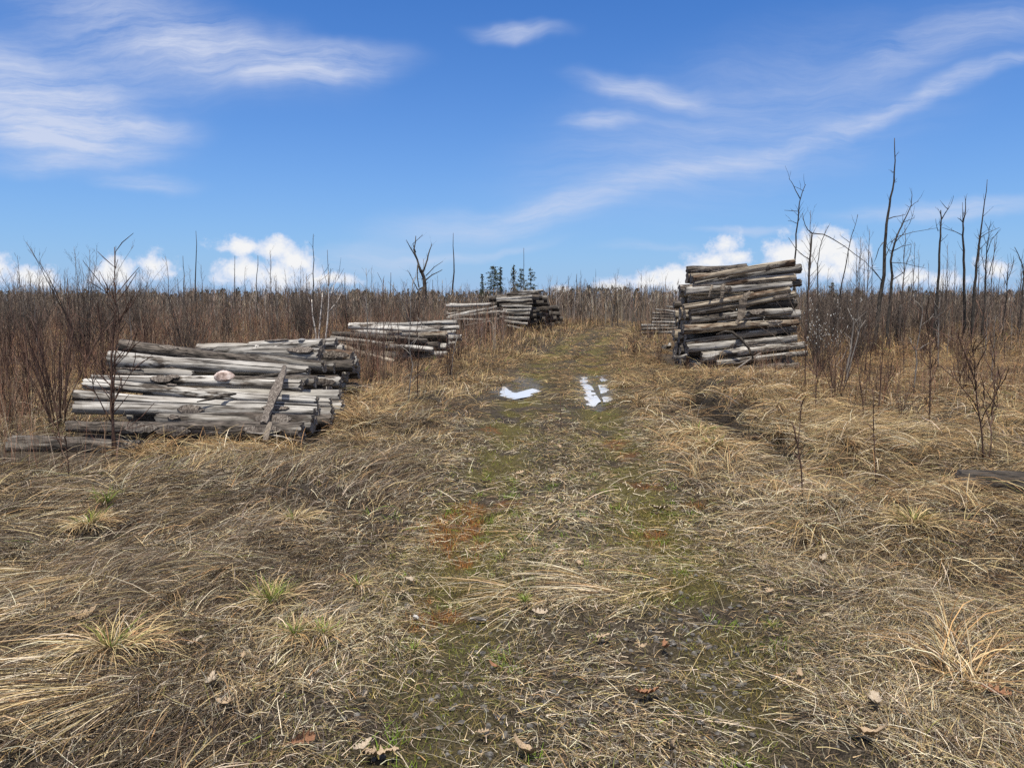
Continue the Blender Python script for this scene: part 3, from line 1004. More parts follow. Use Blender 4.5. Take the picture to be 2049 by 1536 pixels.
def pick(n, weights):
    """weights: dict name -> scalar or (n,) array"""
    ks = list(weights)
    W = np.stack([np.broadcast_to(np.asarray(weights[k], float), (n,)) for k in ks], 1)
    W = np.cumsum(W, 1)
    u = rng.random(n) * W[:, -1]
    idx = (u[:, None] > W).sum(1)
    col = np.stack([PAL[k] for k in ks])[np.clip(idx, 0, len(ks) - 1)]
    return col * rng.uniform(0.42, 1.55, (n, 1)) * rng.uniform(0.94, 1.06, (n, 3))


def wedge(n, d0, d1, spread=1.08):
    d = np.sqrt(rng.random(n) * (d1 * d1 - d0 * d0) + d0 * d0)
    return d * rng.uniform(-spread, spread, n), d


def near_logs(x, y):
    m = np.zeros(x.shape, bool)
    for (x0, x1, y0, y1) in ((-5.6, -2.2, 8.95, 15), (-6.2, -3.3, 7.9, 9.0), (-7.0, -1.7, 21.5, 26), (-4, -0.6, 39, 42), (-1.5, 2.5, 41, 50), (4.2, 7.4, 18.3, 23.5), (5.7, 8.5, 32.5, 34)):
        m |= (x > x0) & (x < (np.minimum(x1, -2.33 - (y - 9.5) * .12) if y1 == 15 else x1)) & (y > y0) & (y < y1)
    return m


def flow(x, y):
    """which way the flattened grass lies"""
    s = x - road_x(y)
    a = PI / 2 + (fbm(x, y, 2.2, 41, 2) - 0.5) * 4.6
    a = a + np.where(np.abs(s) < 1.4, 1.0, 0.0) * (fbm(x, y, 0.9, 45, 2) - 0.4) * 4.0
    a = np.where(s < -1.2, PI / 2 - 0.30 + (fbm(x, y, 1.6, 49, 2) - 0.5) * 1.5, a)
    return a + PI * (fbm(x, y, 0.5, 51, 1) > 0.5)


GRAV = [(.05, 2.7, .28, .35), (-.12, 3.4, .25, .4), (.75, 3.1, .3, .35), (.55, 2.6, .25, .3), (.95, 3.9, .25, .4)]


def grav(x, y):
    g = np.zeros_like(x)
    for a, b, c, d in GRAV:
        g = np.maximum(g, np.exp(-((x - a) / (c * 1.1)) ** 2 - ((y - b) / (d * 1.1)) ** 2))
    return g * sstep(.38, .55, fbm(x, y, .25, 171, 3))


def grass_layer(S, n, d0, d1, Lr, Wr, lift=1.0):
    x, y = wedge(n, d0, d1)
    s = np.abs(x - road_x(y))
    sg = x - road_x(y)
    off = sstep(0.9, 2.0, s)
    moss, rust, mud = zones(x, y)
    clump = fbm(x, y, 0.55, 61, 3)
    big = fbm(x, y, 1.9, 65, 3)
    far0 = sstep(15, 22, y)
    keep = rng.random(n) < np.clip(0.30 + 2.6 * (clump - 0.40) + 0.4 * off, 0.08, 1) * (1 - .78 * (1 - far0) * np.exp(-((s - .68) / .34) ** 2)) * (1 - .8 * grav(x, y)) + far0 * .3 * (s < 2) * (1 - 0.95 * rust) * (1 - 0.75 * moss) * (1 - 0.9 * mud)
    keep &= ~(in_puddle(x, y, 0.02) & (rng.random(n) > .14)) & ~near_logs(x, y)
    xd = 3.25 + 0.25 * np.sin(y * 0.5)
    keep &= ~((np.abs(x - xd + .03) < 0.27) & (y > 8.4) & (y < 15))
    x, y, s, sg, off, clump, big, moss = (q[keep] for q in (x, y, s, sg, off, clump, big, moss))
    n = len(x)
    far = sstep(7, 16, y)
    pale = sstep(0.46, 0.66, big)
    dk = sstep(0.56, 0.40, big) * (1 - far)
    rgt = sstep(1.8, 3.2, sg)
    bz = sstep(2.2, 4.5, s) * sstep(11, 17, y)
    bl = bz * (sg < 0)
    gold = (sg > 4.5) * sstep(14, 16, y) * (1 - sstep(25, 29, y))
    bz = bz * (1 - gold)
    ctr = (1 - far) * (1 - rgt)
    w = {'straw': (0.5 - .15 * ctr + 1.2 * pale + 1.0 * rgt * (1 - far)) * (1 - .8 * bz), 'pale': (0.4 + 0.9 * pale) * (1 - far), 'tan': 0.8 + 0.8 * far, 'orange': (0.1 + 1.2 * far + 0.8 * rgt + 1.0 * gold) * (1 - .5 * bz),
         'grey': 1.3 * (1 - far) * (1 - .7 * rgt) + 0.5 * dk, 'brown': 1.2 + 2.2 * dk + .7 * far, 'dark': 1.0 + 2.0 * dk + .5 * bz, 'redb': .15 * far + 2.2 * bl + .9 * bz, 'olive': 0.12 + 0.9 * moss + 0.45 * (s < 1.3) * (1 - pale), 'green': 0.015 + 0.12 * moss}
    col = pick(n, w)
    az = flow(x, y) + rng.normal(0, 1, n) * np.where(sg < -1.2, .45, .7)
    L = rng.uniform(Lr[0], Lr[1], n) * (0.45 + 0.75 * off + 0.25 * pale) * (0.7 + 0.6 * clump)
    e0 = np.abs(rng.normal(0.22, 0.28, n)) * (0.6 + 0.6 * off) * lift
    e1 = e0 * 0.2 - rng.uniform(0.05, 0.7, n)
    W = rng.uniform(Wr[0], Wr[1], n)
    z = terrain(x, y) + rng.uniform(0, 0.025, n) * (0.5 + off)
    S.add(np.stack([x, y, z], 1), az, e0, e1, L, W, col, 3, rng.normal(0, 0.42, n))


def thatch(S, n, d0, d1, Lr, Wr):
    x, y = wedge(n, d0, d1)
    s = np.abs(x - road_x(y))
    k = ~in_puddle(x, y, .02) & ~near_logs(x, y) & (rng.random(n) > .95 * zones(x, y)[1]) & (rng.random(n) > .72 * np.exp(-((s - .68) / .32) ** 2)) & (rng.random(n) < .25 + sstep(.35, .6, fbm(x, y, .35, 141, 3)))
    x, y, s = x[k], y[k], s[k]
    m = len(x)
    g = sstep(.4, .62, fbm(x, y, 1.1, 145, 3))
    rt = sstep(1.8, 3.0, x - road_x(y))
    col = pick(m, {'pale': .5 + 1.2 * g * (1 - .5 * rt), 'straw': .6 + g + rt, 'tan': .8, 'orange': .1 + .7 * rt, 'grey': .9 * (1 - rt), 'brown': 1.2, 'dark': .8, 'olive': .5 * (s < 1.4) + 1.2 * zones(x, y)[0]})
    S.add(np.stack([x, y, terrain(x, y) + rng.uniform(0, .035, m)], 1), rng.uniform(0, 6.28, m), rng.uniform(-.1, .9, m), rng.uniform(-.9, .3, m), rng.uniform(*Lr, m), rng.uniform(*Wr, m), col, 3, rng.normal(0, 1.3, m))


S = Strips()
grass_layer(S, 165000, 1.5, 5.2, (0.06, 0.24), (0.0022, 0.0042))
thatch(S, 130000, 1.5, 5.4, (.03, .13), (.002, .0038))
thatch(S, 115000, 5.2, 11, (.05, .18), (.0038, .006))
grass_layer(S, 195000, 5.0, 10.5, (0.10, 0.38), (0.0038, 0.0065))
grass_layer(S, 230000, 10.0, 24, (0.12, 0.5), (0.005, 0.009), 1.3)
tag(S.build('matted_grass', M['grass']), 'flattened dead straw and thatch over the field and track', 'grass', kind='stuff')
S = Strips()
grass_layer(S, 230000, 22, 62, (0.25, 0.7), (0.011, 0.02), 2.2)
tag(S.build('far_grass', M['grass']), 'tan dead grass along the far stretch of the track', 'grass', kind='stuff')


# heaps of long straw lying over: many tussock fans combed one way
def fans(S, centres, nb, Lr, Wr, cols, e=(0.5, 1.1), droop=(-0.9, -0.2), spread=0.9, az0=None):
    for (cx, cy) in centres:
        n = int(nb * random.uniform(0.7, 1.3))
        a0 = (flow(np.array([cx]), np.array([cy]))[0] if az0 is None else az0) + random.uniform(-.5, .5)
        az = a0 + rng.normal(0, spread, n)
        r = np.abs(rng.normal(0, 0.07, n))
        bx, by = cx + r * np.cos(az * 3), cy + r * np.sin(az * 3)
        base = np.stack([bx, by, terrain(bx, by) - 0.005], 1)
        f = min(1.6, max(1.0, cy / 8.0))
        S.add(base, az, rng.uniform(*e, n), rng.uniform(*droop, n), rng.uniform(*Lr, n), rng.uniform(*Wr, n) * f, pick(n, cols), 4, rng.normal(0, 0.2, n),
              taper=(1, 1, .9, .75, .4))


S = Strips()
cs = []
while len(cs) < 540:
    d = math.sqrt(random.uniform(2.2 ** 2, 17 ** 2))
    x = d * random.uniform(-1.05, 1.05)
    s = x - float(road_x(d))
    if abs(s) < 1.25 or (-6.3 < x < -2.25 - max(0, d - 9.5) * .1 and 7.4 < d < 15): continue
    if -.5 < x - (3.25 + .25 * math.sin(d * .5)) < .2 and 8 < d < 15.5: continue
    cs.append((x, d))
lft = [c for c in cs if c[0] < road_x(c[1])]
rgt = [c for c in cs if c[0] >= road_x(c[1])]
fans(S, lft, 80, (0.2, 0.55), (0.0025, 0.0048), {'straw': 1.2, 'pale': .8, 'tan': 1.1, 'orange': .35, 'brown': 1.1, 'grey': .6, 'dark': .7}, spread=0.55, e=(.15, .7))
fans(S, rgt, 95, (0.25, 0.65), (0.003, 0.0055), {'straw': 1.7, 'pale': .7, 'tan': 1.1, 'orange': 1.2, 'brown': .8, 'dark': .5}, spread=1.1, e=(.3, 1.3))
fans(S, [(random.uniform(-4.4, -2.3), random.uniform(8.3, 8.75)) for _ in range(26)] + [(random.uniform(-2.35, -1.7) - (q - 9) * .08, q) for q in [random.uniform(8.6, 13.5) for _ in range(34)]], 60, (.18, .5), (.003, .005),
     {'straw': 1.3, 'orange': 1.5, 'tan': 1.2, 'brown': .8, 'pale': .4}, spread=1.6, e=(.5, 1.4), droop=(-.9, .3))
fans(S, [(-3.22, 8.35)], 60, (.25, .6), (.004, .007), {'pale': 2, 'straw': 1, 'grey': 1}, spread=2.5, e=(.4, 1.3), droop=(-.9, -.1))
fans(S, [(random.uniform(3.9, 5.0), random.uniform(6.35, 6.6)) for _ in range(7)] + [(random.uniform(3.8, 5.2), random.uniform(5.2, 6.0)) for _ in range(14)], 60, (.25, .6), (.003, .005), {'straw': 1.8, 'orange': 1, 'tan': 1.0, 'pale': .6}, spread=.9, e=(.4, 1.2))
# blond combed swathes at lower left, as in the photograph
for (px0, py0, px1, py1, k) in ((0, 1250, 290, 1130, 40), (0, 1170, 240, 1110, 26), (0, 1460, 560, 1330, 46), (200, 1330, 560, 1260, 26), 
                               (0, 1010, 330, 1000, 24), (1500, 850, 1800, 960, 26), (1640, 820, 2000, 930, 20), (1100, 1180, 1350, 1170, 10)):
    k = int(k * .7)
    A, B = gnd(px0, py0), gnd(px1, py1)
    az = math.atan2(A.y - B.y, A.x - B.x)
    cc = []
    for i in range(k):
        t = random.random()
        p = A.lerp(B, t)
        cc.append((p.x + random.gauss(0, .12), p.y + random.gauss(0, .16)))
    fans(S, cc, 60, (0.25, 0.65), (0.0025, 0.0045), {'straw': 2.0, 'pale': 1.3, 'tan': 1.1, 'brown': .7, 'dark': .4, 'orange': .25}, spread=0.28, e=(.08, .45), droop=(-.5, 0), az0=az)
tag(S.build('long_straw', M['grass']), 'long bent straw heaped on both verges of the track', 'grass', kind='stuff')

# short moss and sprouting green in the ruts
S = Strips()
for n, d0, d1, W in ((110000, 1.9, 6.5, (.003, .006)), (80000, 6.5, 22, (.006, .012))):
    x, y = wedge(n, d0, d1, 0.6)
    mo, ru, mu = zones(x, y)
    k = (rng.random(n) < np.maximum(mo * .8, ru)) & ~in_puddle(x, y)
    x, y, mo, ru = x[k], y[k], mo[k], ru[k]
    m = len(x)
    isr = rng.random(m) < ru
    g = np.where((fbm(x, y, 0.22, 71, 2) > 0.6)[:, None], np.array([.17, .19, .04]), np.array([.22, .175, .055]))
    col = np.where(isr[:, None], np.array([.30, .135, .045]), g) * rng.uniform(.55, 1.35, (m, 1))
    S.add(np.stack([x, y, terrain(x, y)], 1), rng.uniform(0, 6.28, m), rng.uniform(.5, 1.4, m), rng.uniform(.2, 1.2, m), rng.uniform(.014, .04, m) * np.where(isr, 1.5, 1), rng.uniform(*W, m), col, 1)
for _ in range(70):
    d = math.sqrt(random.uniform(4, 60))
    x0 = float(road_x(d)) + random.gauss(0, .8)
    m = random.randint(8, 30)
    x = x0 + rng.normal(0, .035, m); y = d + rng.normal(0, .035, m)
    S.add(np.stack([x, y, terrain(x, y)], 1), rng.uniform(0, 6.28, m), rng.uniform(.5, 1.4, m), rng.uniform(-.2, .9, m), rng.uniform(.03, .075, m), rng.uniform(.004, .007, m), np.array([[.15, .22, .035]]) * rng.uniform(.6, 1.4, (m, 1)), 2)
tag(S.build('moss', M['grass']), 'green and rust coloured moss along the wheel ruts', 'moss', kind='stuff')

# pale single stalks lying and standing about
S = Strips()
for n, d0, d1, W in ((800, 1.8, 6, (.0017, .0032)), (900, 6, 14, (.003, .0055))):
    x, y = wedge(n, d0, d1)
    k = ~in_puddle(x, y, .05) & ~near_logs(x, y)
    x, y = x[k], y[k]
    m = len(x)
    S.add(np.stack([x, y, terrain(x, y) + .03], 1), rng.uniform(0, 6.28, m), np.abs(rng.normal(.1, .3, m)), rng.normal(-.1, .15, m), rng.uniform(.12, .42, m), rng.uniform(*W, m),
          pick(m, {'pale': 2, 'straw': 1, 'grey': .7, 'dark': .8}), 4, rng.normal(0, .3, m), taper=(1, 1, .9, .8, .5), eps=.012)
tag(S.build('dry_stalks', M['grass']), 'loose pale stalks scattered over the flattened grass', 'grass', kind='stuff')

# gravel showing through near the camera
mb = MB()
for _ in range(900):
    cx_, cy_, sx_, sy_ = random.choice(GRAV)
    x, y = random.gauss(cx_, sx_), random.gauss(cy_, sy_)
    r = random.choice([.004, .006, .008, .011, .016])
    z = tz(x, y) + r * .4
    pts = []
    for k in range(3):
        zz = (-.4, .2, .55)[k]
        pts.append((Vector((x, y, z + r * zz)), r * (1, .95, .45)[k] * random.uniform(.8, 1.2)))
    mb.tube([p for p, _ in pts], [q for _, q in pts], 6)
tag(mb.build('gravel', M['gravel'], smooth=False), 'small grey gravel showing through the track near the camera', 'gravel', kind='stuff')


# green tufts: countable
def tuft(px, py, label, n=160, h=(.08, .2), green=.7, r=.09, dead=90, name='grass_tuft', cols=None):
    g = gnd(px, py)
    z = tz(g.x, g.y) + .07
    root = empty(name, (g.x, g.y, z))
    f = max(1.0, g.y / 4.5)
    def sub(nm, n, cols, Lr, e, dr, rr):
        S = Strips()
        az = rng.uniform(0, 6.28, n)
        q = np.abs(rng.normal(0, rr, n))
        base = np.stack([q * np.cos(az), q * np.sin(az), np.full(n, -.01)], 1)
        S.add(base, az + rng.normal(0, .5, n), rng.uniform(*e, n), rng.uniform(*dr, n), rng.uniform(*Lr, n) * .82, rng.uniform(.0025, .0045, n) * f, pick(n, cols), 4, rng.normal(0, .3, n), ground=False,
              taper=(1, 1, .8, .55, .15))
        S.build(nm, M['grass'], root)
    sub('green_blades', int(n * green), cols or {'green': 2.2, 'olive': 1.6, 'straw': .25}, h, (.7, 1.5), (-.1, .8), r * .6)
    sub('dead_blades', dead, {'straw': 2, 'tan': 1, 'orange': .5, 'pale': .4}, (h[1] * .8, h[1] * 2.0), (.3, 1.0), (-1.0, -.2), r)
    tag(root, label, 'grass tuft')


tuft(545, 1232, 'bright green grass tuft topping a mound of straw at left', 190, (.07, .17), .8, .11, 150)
tuft(590, 1292, 'left one of two small green-tipped tufts side by side', 90, (.06, .13), .6, .06, 90)
tuft(648, 1285, 'right one of two small green-tipped tufts side by side', 80, (.06, .13), .5, .06, 90)
tuft(213, 1020, 'lone broad-bladed fresh green clump below the near log pile', 70, (.12, .24), 1, .05, 20)
tuft(183, 1058, 'yellow-green tussock below the fresh green clump, left', 120, (.08, .18), .5, .1, 160)
tuft(720, 1185, 'small green tuft with two long pale stalks, left of the rut', 60, (.05, .11), .6, .05, 80)
tuft(225, 1365, 'wide straw tussock with a green heart near the lower left corner', 90, (.1, .22), .4, .1, 220)
tuft(588, 1048, 'pale tussock whose long stalks spill toward the camera', 60, (.1, .2), .3, .08, 170)
tuft(1825, 1092, 'yellow-green tussock before the heaped straw at right', 150, (.1, .22), .6, .1, 200, cols={'olive': 2, 'straw': 1.4, 'green': .5})
tuft(1425, 905, 'straw-gold tussock with green tips beside the ditch', 110, (.12, .26), .35, .12, 220)
tuft(1540, 965, 'tiny yellow-green tuft near the thin dark sapling at right', 50, (.05, .1), .8, .05, 30)
tuft(1400, 880, 'round golden tussock just left of the ditch', 60, (.15, .3), .2, .12, 220)
tuft(825, 1305, 'small dark green sprig in the near track', 50, (.03, .07), 1, .05, 10)
tuft(1545, 1262, 'small fresh green sprig right of the near track', 45, (.03, .06), 1, .05, 8)
tuft(1050, 1215, 'small green sprig in the middle of the track', 60, (.04, .08), 1, .03, 10)

# ------------------------------------------------------------------ leaves and chips
def leaf_mesh(seed, lobes, curl):
    rn = random.Random(seed)
    n = lobes
    L = 1.0
    up, lo = [], []
    xs = np.linspace(0, 1, n * 4 + 1)
    for i, t in enumerate(xs):
        env = 0.30 * math.sin(PI * min(1, t * 0.93 + .04)) ** .75 * (0.65 + .55 * t)
        ph = (t * n) % 1.0
        w = env * (0.34 + 0.66 * abs(math.sin(PI * ph)) ** 0.9) * rn.uniform(.55, 1.3)
        up.append((t, w + .004))
        w2 = env * (0.38 + 0.62 * abs(math.sin(PI * ((t * n + .12) % 1)) ) ** .9) * rn.uniform(.5, 1.3)
        lo.append((t, -w2 - .004))
    V, F = [], []
    for i in range(len(xs)):
        t = xs[i]
        bz = curl * (t - .5) ** 2 * 1.3
        V.append((t - .5, 0, bz - .02))
        V.append((t - .5 + .10 * up[i][1], up[i][1], bz + abs(up[i][1]) * .7 + rn.uniform(-.05, .07)))
        V.append((t - .5 + .10 * up[i][1], lo[i][1], bz + abs(lo[i][1]) * .35 + rn.uniform(-.02, .03)))
    for i in range(len(xs) - 1):
        a, b = i * 3, i * 3 + 3
        F += [(a, b, b + 1, a + 1), (a + 2, b + 2, b, a)]
    st = len(V)
    V += [(-.5, .012, -.02), (-.5, -.012, -.02), (-.72, -.008, .03), (-.72, .008, .03)]
    F.append((st, st + 1, st + 2, st + 3))
    return mesh_from('oak_leaf', V, F, True)


LM = [leaf_mesh(1, 4, .6), leaf_mesh(2, 3, 1.2), leaf_mesh(5, 5, .3)]
for me in LM: pass
LEAVES = [
    (425, 1405, .13, 'leaf_pale', 'whitish curled oak leaf, alone, left foreground'), (170, 1295, .17, 'leaf_tan', 'large pale tan leaf on dark thatch at far left'),
    (765, 1512, .16, 'leaf_tan', 'big tan oak leaf at the bottom edge left of the middle'), (725, 1505, .12, 'leaf_pale', 'smaller pale leaf overlapping the big tan leaf at the bottom edge'),
    (1055, 1520, .15, 'leaf_tan', 'lobed tan oak leaf at the bottom edge, middle of the track'), (605, 1497, .12, 'leaf_brown', 'upright rust-brown leaf near the bottom edge, left'),
    (1295, 1402, .14, 'leaf_brown', 'pinkish brown oak leaf pointing left in the near track'), (1740, 1488, .16, 'leaf_tan', 'large tan oak leaf near the bottom right corner'),
    (1955, 1367, .13, 'leaf_tan', 'pale tan oak leaf among straw at the right edge'), (1752, 1426, .14, 'leaf_pale', 'pale leaf half buried in straw above the large bottom right leaf'),
    (1330, 1306, .10, 'leaf_brown', 'brown leaf at the tip of a straw wisp, middle right'), (1207, 1288, .10, 'leaf_tan', 'small tan leaf just left of the curved straw wisp'),
    (1080, 1236, .11, 'leaf_pale', 'bright curled leaf beside green sprigs in the track'), (990, 1335, .08, 'leaf_brown', 'dark brown folded leaf in the middle of the near track'),
    (822, 1168, .10, 'leaf_pale', 'pale leaf on grey grass left of the rusty moss'), (800, 1196, .10, 'leaf_tan', 'tan leaf just below the pale one, left of the rusty moss'),
    (1645, 1126, .11, 'leaf_pale', 'pale oak leaf on dark matted grass, right of the track'), (1538, 1192, .10, 'leaf_tan', 'light tan leaf at the right rut'),
    (1318, 1016, .20, 'leaf_pale', 'cluster-like pale greenish leaf on moss in the right rut'), (970, 961, .14, 'leaf_pale', 'white leaf in the left rut halfway up the track'),
    (1040, 950, .14, 'leaf_tan', 'light leaf right of the white one, middle of the track'), (1330, 958, .15, 'leaf_pale', 'pair-like pale leaf on the right rut edge'),
    (1600, 1362, .08, 'leaf_tan', 'small leaf on straw, lower right'), (1990, 1410, .14, 'leaf_brown', 'brown oak leaf at the right edge below the tan one'),
    (452, 1442, .10, 'leaf_tan', 'tan leaf below the whitish curled leaf at left'), (485, 1348, .08, 'leaf_tan', 'small tan leaf above the whitish curled leaf at left'),
    (395, 1330, .11, 'leaf_pale', 'pale ragged leaf left of the small green-tipped tufts'), (725, 1402, .08, 'leaf_pale', 'slim pale leaf standing on edge, bottom left of the track'),
    (1340, 1500, .09, 'leaf_tan', 'small upright tan leaf at the bottom, right of the middle'), (965, 1475, .07, 'leaf_tan', 'small yellowish leaf near the bottom gravel'),
    (1900, 1255, .10, 'leaf_tan', 'tan leaf under a long pale stalk at right'), (1285, 1310, .06, 'leaf_tan', 'tiny tan leaf beside the brown wisp leaf'),
    (455, 1215, .09, 'leaf_tan', 'tan curled leaf left of the bright green tuft'), (1160, 1140, .12, 'leaf_tan', 'light broken leaf on combed straw in the track'),
    (640, 1015, .10, 'leaf_pale', 'pale split leaf above the spilling tussock'), (1480, 1000, .10, 'leaf_pale', 'faint pale leaf right of the right rut'),
    (845, 858, .12, 'leaf_pale', 'white leaf on grey grass beyond the near pile'), (1200, 835, .12, 'leaf_tan', 'small light leaf near the long puddle end'),
    (1120, 895, .12, 'leaf_tan', 'tan leaf in the crown of the track beyond the thin stalk'), (1460, 945, .12, 'leaf_tan', 'tan leaf on the bank left of the tiny tuft'),
]
for i, (px, py, s, mt, lb) in enumerate(LEAVES):
    g = gnd(px, py)
    me = LM[i % 3].copy()
    o = link_mesh('oak_leaf', me, M[mt])
    o.location = (g.x, g.y, tz(g.x, g.y) + .034 + .004 * g.y / 3)
    s *= 0.84
    o.scale = (s, s, s)
    o.rotation_euler = (random.uniform(-.2, .12), random.uniform(-.12, .12), random.uniform(0, 6.28))
    if 'upright' in lb or 'on edge' in lb: o.rotation_euler = (1.1, random.uniform(-.3, .3), random.uniform(-.5, .5) + 1.2)
    tag(o, lb, 'leaf', 'fallen oak leaves')
for (px, py, l, lb) in ((957, 1233, .09, 'white sliver of bark on green moss, left rut'), (832, 1238, .03, 'tiny white wood chip left of the bark sliver')):
    g = gnd(px, py)
    mb = MB()
    z = tz(g.x, g.y) + .03
    mb.tube([(g.x - l / 2, g.y + .01, z), (g.x - l * .2, g.y, z + .006), (g.x + l * .25, g.y - .005, z + .004), (g.x + l / 2, g.y - .015, z)], [.006, .013, .012, .004], 5)
    tag(mb.build('wood_chip', M['log_silver'], smooth=False), lb, 'wood chip')

# ------------------------------------------------------------------ woody plants
def grow(trunk, twigs, base, h, r0, rn, lean=(0, 0), nb=10, blen=.33, t0=.25, up=.75, sides=5, sub=3, wig=.02, r1=None):
    n = 9
    pts, rad = [], []
    ox, oy = rn.uniform(-wig, wig), rn.uniform(-wig, wig)
    for i in range(n):
        t = i / (n - 1)
        pts.append(Vector((base[0] + lean[0] * h * t ** 1.4 + ox * h * math.sin(3.3 * t + ox * 50) + rn.uniform(-wig, wig) * h * .4 * t,
                           base[1] + lean[1] * h * t ** 1.4 + oy * h * math.sin(2.7 * t) + rn.uniform(-wig, wig) * h * .4 * t, base[2] + h * t)))
        rad.append(r0 * (1 - .85 * t) + .002)
    pts[0].z -= .06
    trunk.tube(pts, rad, sides)
    for b in range(nb):
        t = t0 + (1 - t0) * (b + rn.random()) / nb
        i = min(int(t * (n - 1)), n - 2)
        f = t * (n - 1) - i
        p = pts[i].lerp(pts[i + 1], f)
        rb = (rad[i] * (1 - f) + rad[i + 1] * f)
        a = rn.uniform(0, 6.28)
        l = h * blen * (1.05 - .75 * t) * rn.uniform(.5, 1.25)
        d = Vector((math.cos(a), math.sin(a), up * rn.uniform(.6, 1.6))).normalized()
        q = [p]
        for k in range(1, 4):
            d2 = (d + Vector((rn.uniform(-.25, .25), rn.uniform(-.25, .25), .12 * k + rn.uniform(-.1, .2)))).normalized()
            q.append(q[-1] + d2 * l / 3)
        twigs.tube(q, [rb * .55, rb * .4, rb * .27, .0015], 4, False)
        for s_ in range(sub):
            k = rn.randrange(1, 3)
            p2 = q[k].lerp(q[k + 1], rn.random())
            d3 = ((q[k + 1] - q[k]).normalized() + Vector((rn.uniform(-.8, .8), rn.uniform(-.8, .8), rn.uniform(-.1, .7)))).normalized()
            l2 = l * rn.uniform(.2, .45)
            twigs.tube([p2, p2 + d3 * l2 * .5, p2 + d3 * l2 + Vector((0, 0, l2 * .1))], [rb * .25, rb * .18, .001], 3, False)
    return pts


def sapling_proto(name, h, r0, mat, tmat, seed, nb=10, sub=3, **kw):
    rn = random.Random(seed)
    root = empty(name, (0, 0, 0))
    a, b = MB(), MB()
    grow(a, b, (0, 0, 0), h, r0, rn, nb=nb, sub=sub, **kw)
    a.build('trunk', M[mat], root)
    b.build('crown', M[tmat], root)
    return root


def shrub_proto(name, h, n, spread, mat, seed, r0=.012, nb=7, sub=2):
    rn = random.Random(seed)
    root = empty(name, (0, 0, 0))
    a, b = MB(), MB()
    for i in range(n):
        an = rn.uniform(0, 6.28)
        le = abs(rn.gauss(0, spread))
        grow(a, b, (math.cos(an) * .12 * rn.random(), math.sin(an) * .12 * rn.random(), 0), h * rn.uniform(.55, 1.05), r0 * rn.uniform(.6, 1.2), rn,
             lean=(le * math.cos(an), le * math.sin(an)), nb=nb, blen=.24, t0=.2, up=1.1, sides=4, sub=sub, wig=.03)
    a.build('stems', M[mat], root)
    b.build('crown', M[mat], root)
    return root


# trees drawn from the photograph: stroke = (pixel points, start width px, end width px)
def drawn_tree(name, d, strokes, label, cat, mat, group=None, zoom=None, twig=8, tl=.35, seed=0, twmat=None, trunks=1):
    rn = random.Random(seed)
    k = FPX / d
    def cv(p):
        if zoom: p = (zoom[0] + p[0] / zoom[2], zoom[1] + p[1] / zoom[2])
        return at(p[0], p[1], d)
    b0 = cv(strokes[0][0][0])
    gz = tz(b0.x, d)
    root = empty(name, (b0.x, d, gz))
    tr, br, tw = MB(), [], MB()
    for si, (pts, w0, w1) in enumerate(strokes):
        P = [cv(p) for p in pts]
        if si < trunks:
            if P[0].z > gz: P = [Vector((P[0].x - .04, d, gz - .1))] + P
        # bend out of the picture plane
        amp = rn.uniform(-.5, .5) if si >= trunks else rn.uniform(-.08, .08)
        L = sum((P[i + 1] - P[i]).length for i in range(len(P) - 1))
        acc = 0
        Q = []
        for i, p in enumerate(P):
            if i: acc += (P[i] - P[i - 1]).length
            q = p.copy()
            q.y += amp * acc
            # keep the same line of sight from the photograph's place while it leaves the plane
            q.x *= q.y / p.y
            q.z = CAMH + (q.z - CAMH) * q.y / p.y
            Q.append(q)
        # subdivide with a little crook
        R = [Q[0]]
        for i in range(len(Q) - 1):
            m = Q[i].lerp(Q[i + 1], .5)
            sl = (Q[i + 1] - Q[i]).length
            m += Vector((rn.uniform(-1, 1), rn.uniform(-1, 1), rn.uniform(-.3, .3))) * sl * .035
            R += [m, Q[i + 1]]
        n = len(R)
        rad = [max(.004, (w0 + (w1 - w0) * i / (n - 1)) / k / 2) for i in range(n)]
        loc = [p - Vector((b0.x, d, gz)) for p in R]
        if si < trunks: tr.tube(loc, rad, 7)
        else:
            br.append(MB())
            br[-1].tube(loc, rad, 5)
        for _ in range(int(twig * L / 3) + 1):
            t = rn.uniform(.25, 1)
            i = min(int(t * (n - 1)), n - 2)
            p = loc[i].lerp(loc[i + 1], rn.random())
            dr = ((loc[i + 1] - loc[i]).normalized() * .6 + Vector((rn.uniform(-1, 1), rn.uniform(-1, 1), rn.uniform(-.2, .9)))).normalized()
            l = tl * rn.uniform(.3, 1.3)
            (tw if twmat else tr if si < trunks else br[-1]).tube([p, p + dr * l * .5 + Vector((0, 0, .03)), p + dr * l + Vector((rn.uniform(-.05, .05), 0, l * .2))], [rad[i] * .35 + .002, .006, .003], 3, False)
    tr.build('trunk', M[mat], root)
    for b in br: b.build('branch', M[mat], root)
    if tw.v: tw.build('crown', M[twmat or mat], root)
    tag(root, label, cat, group)
    return root


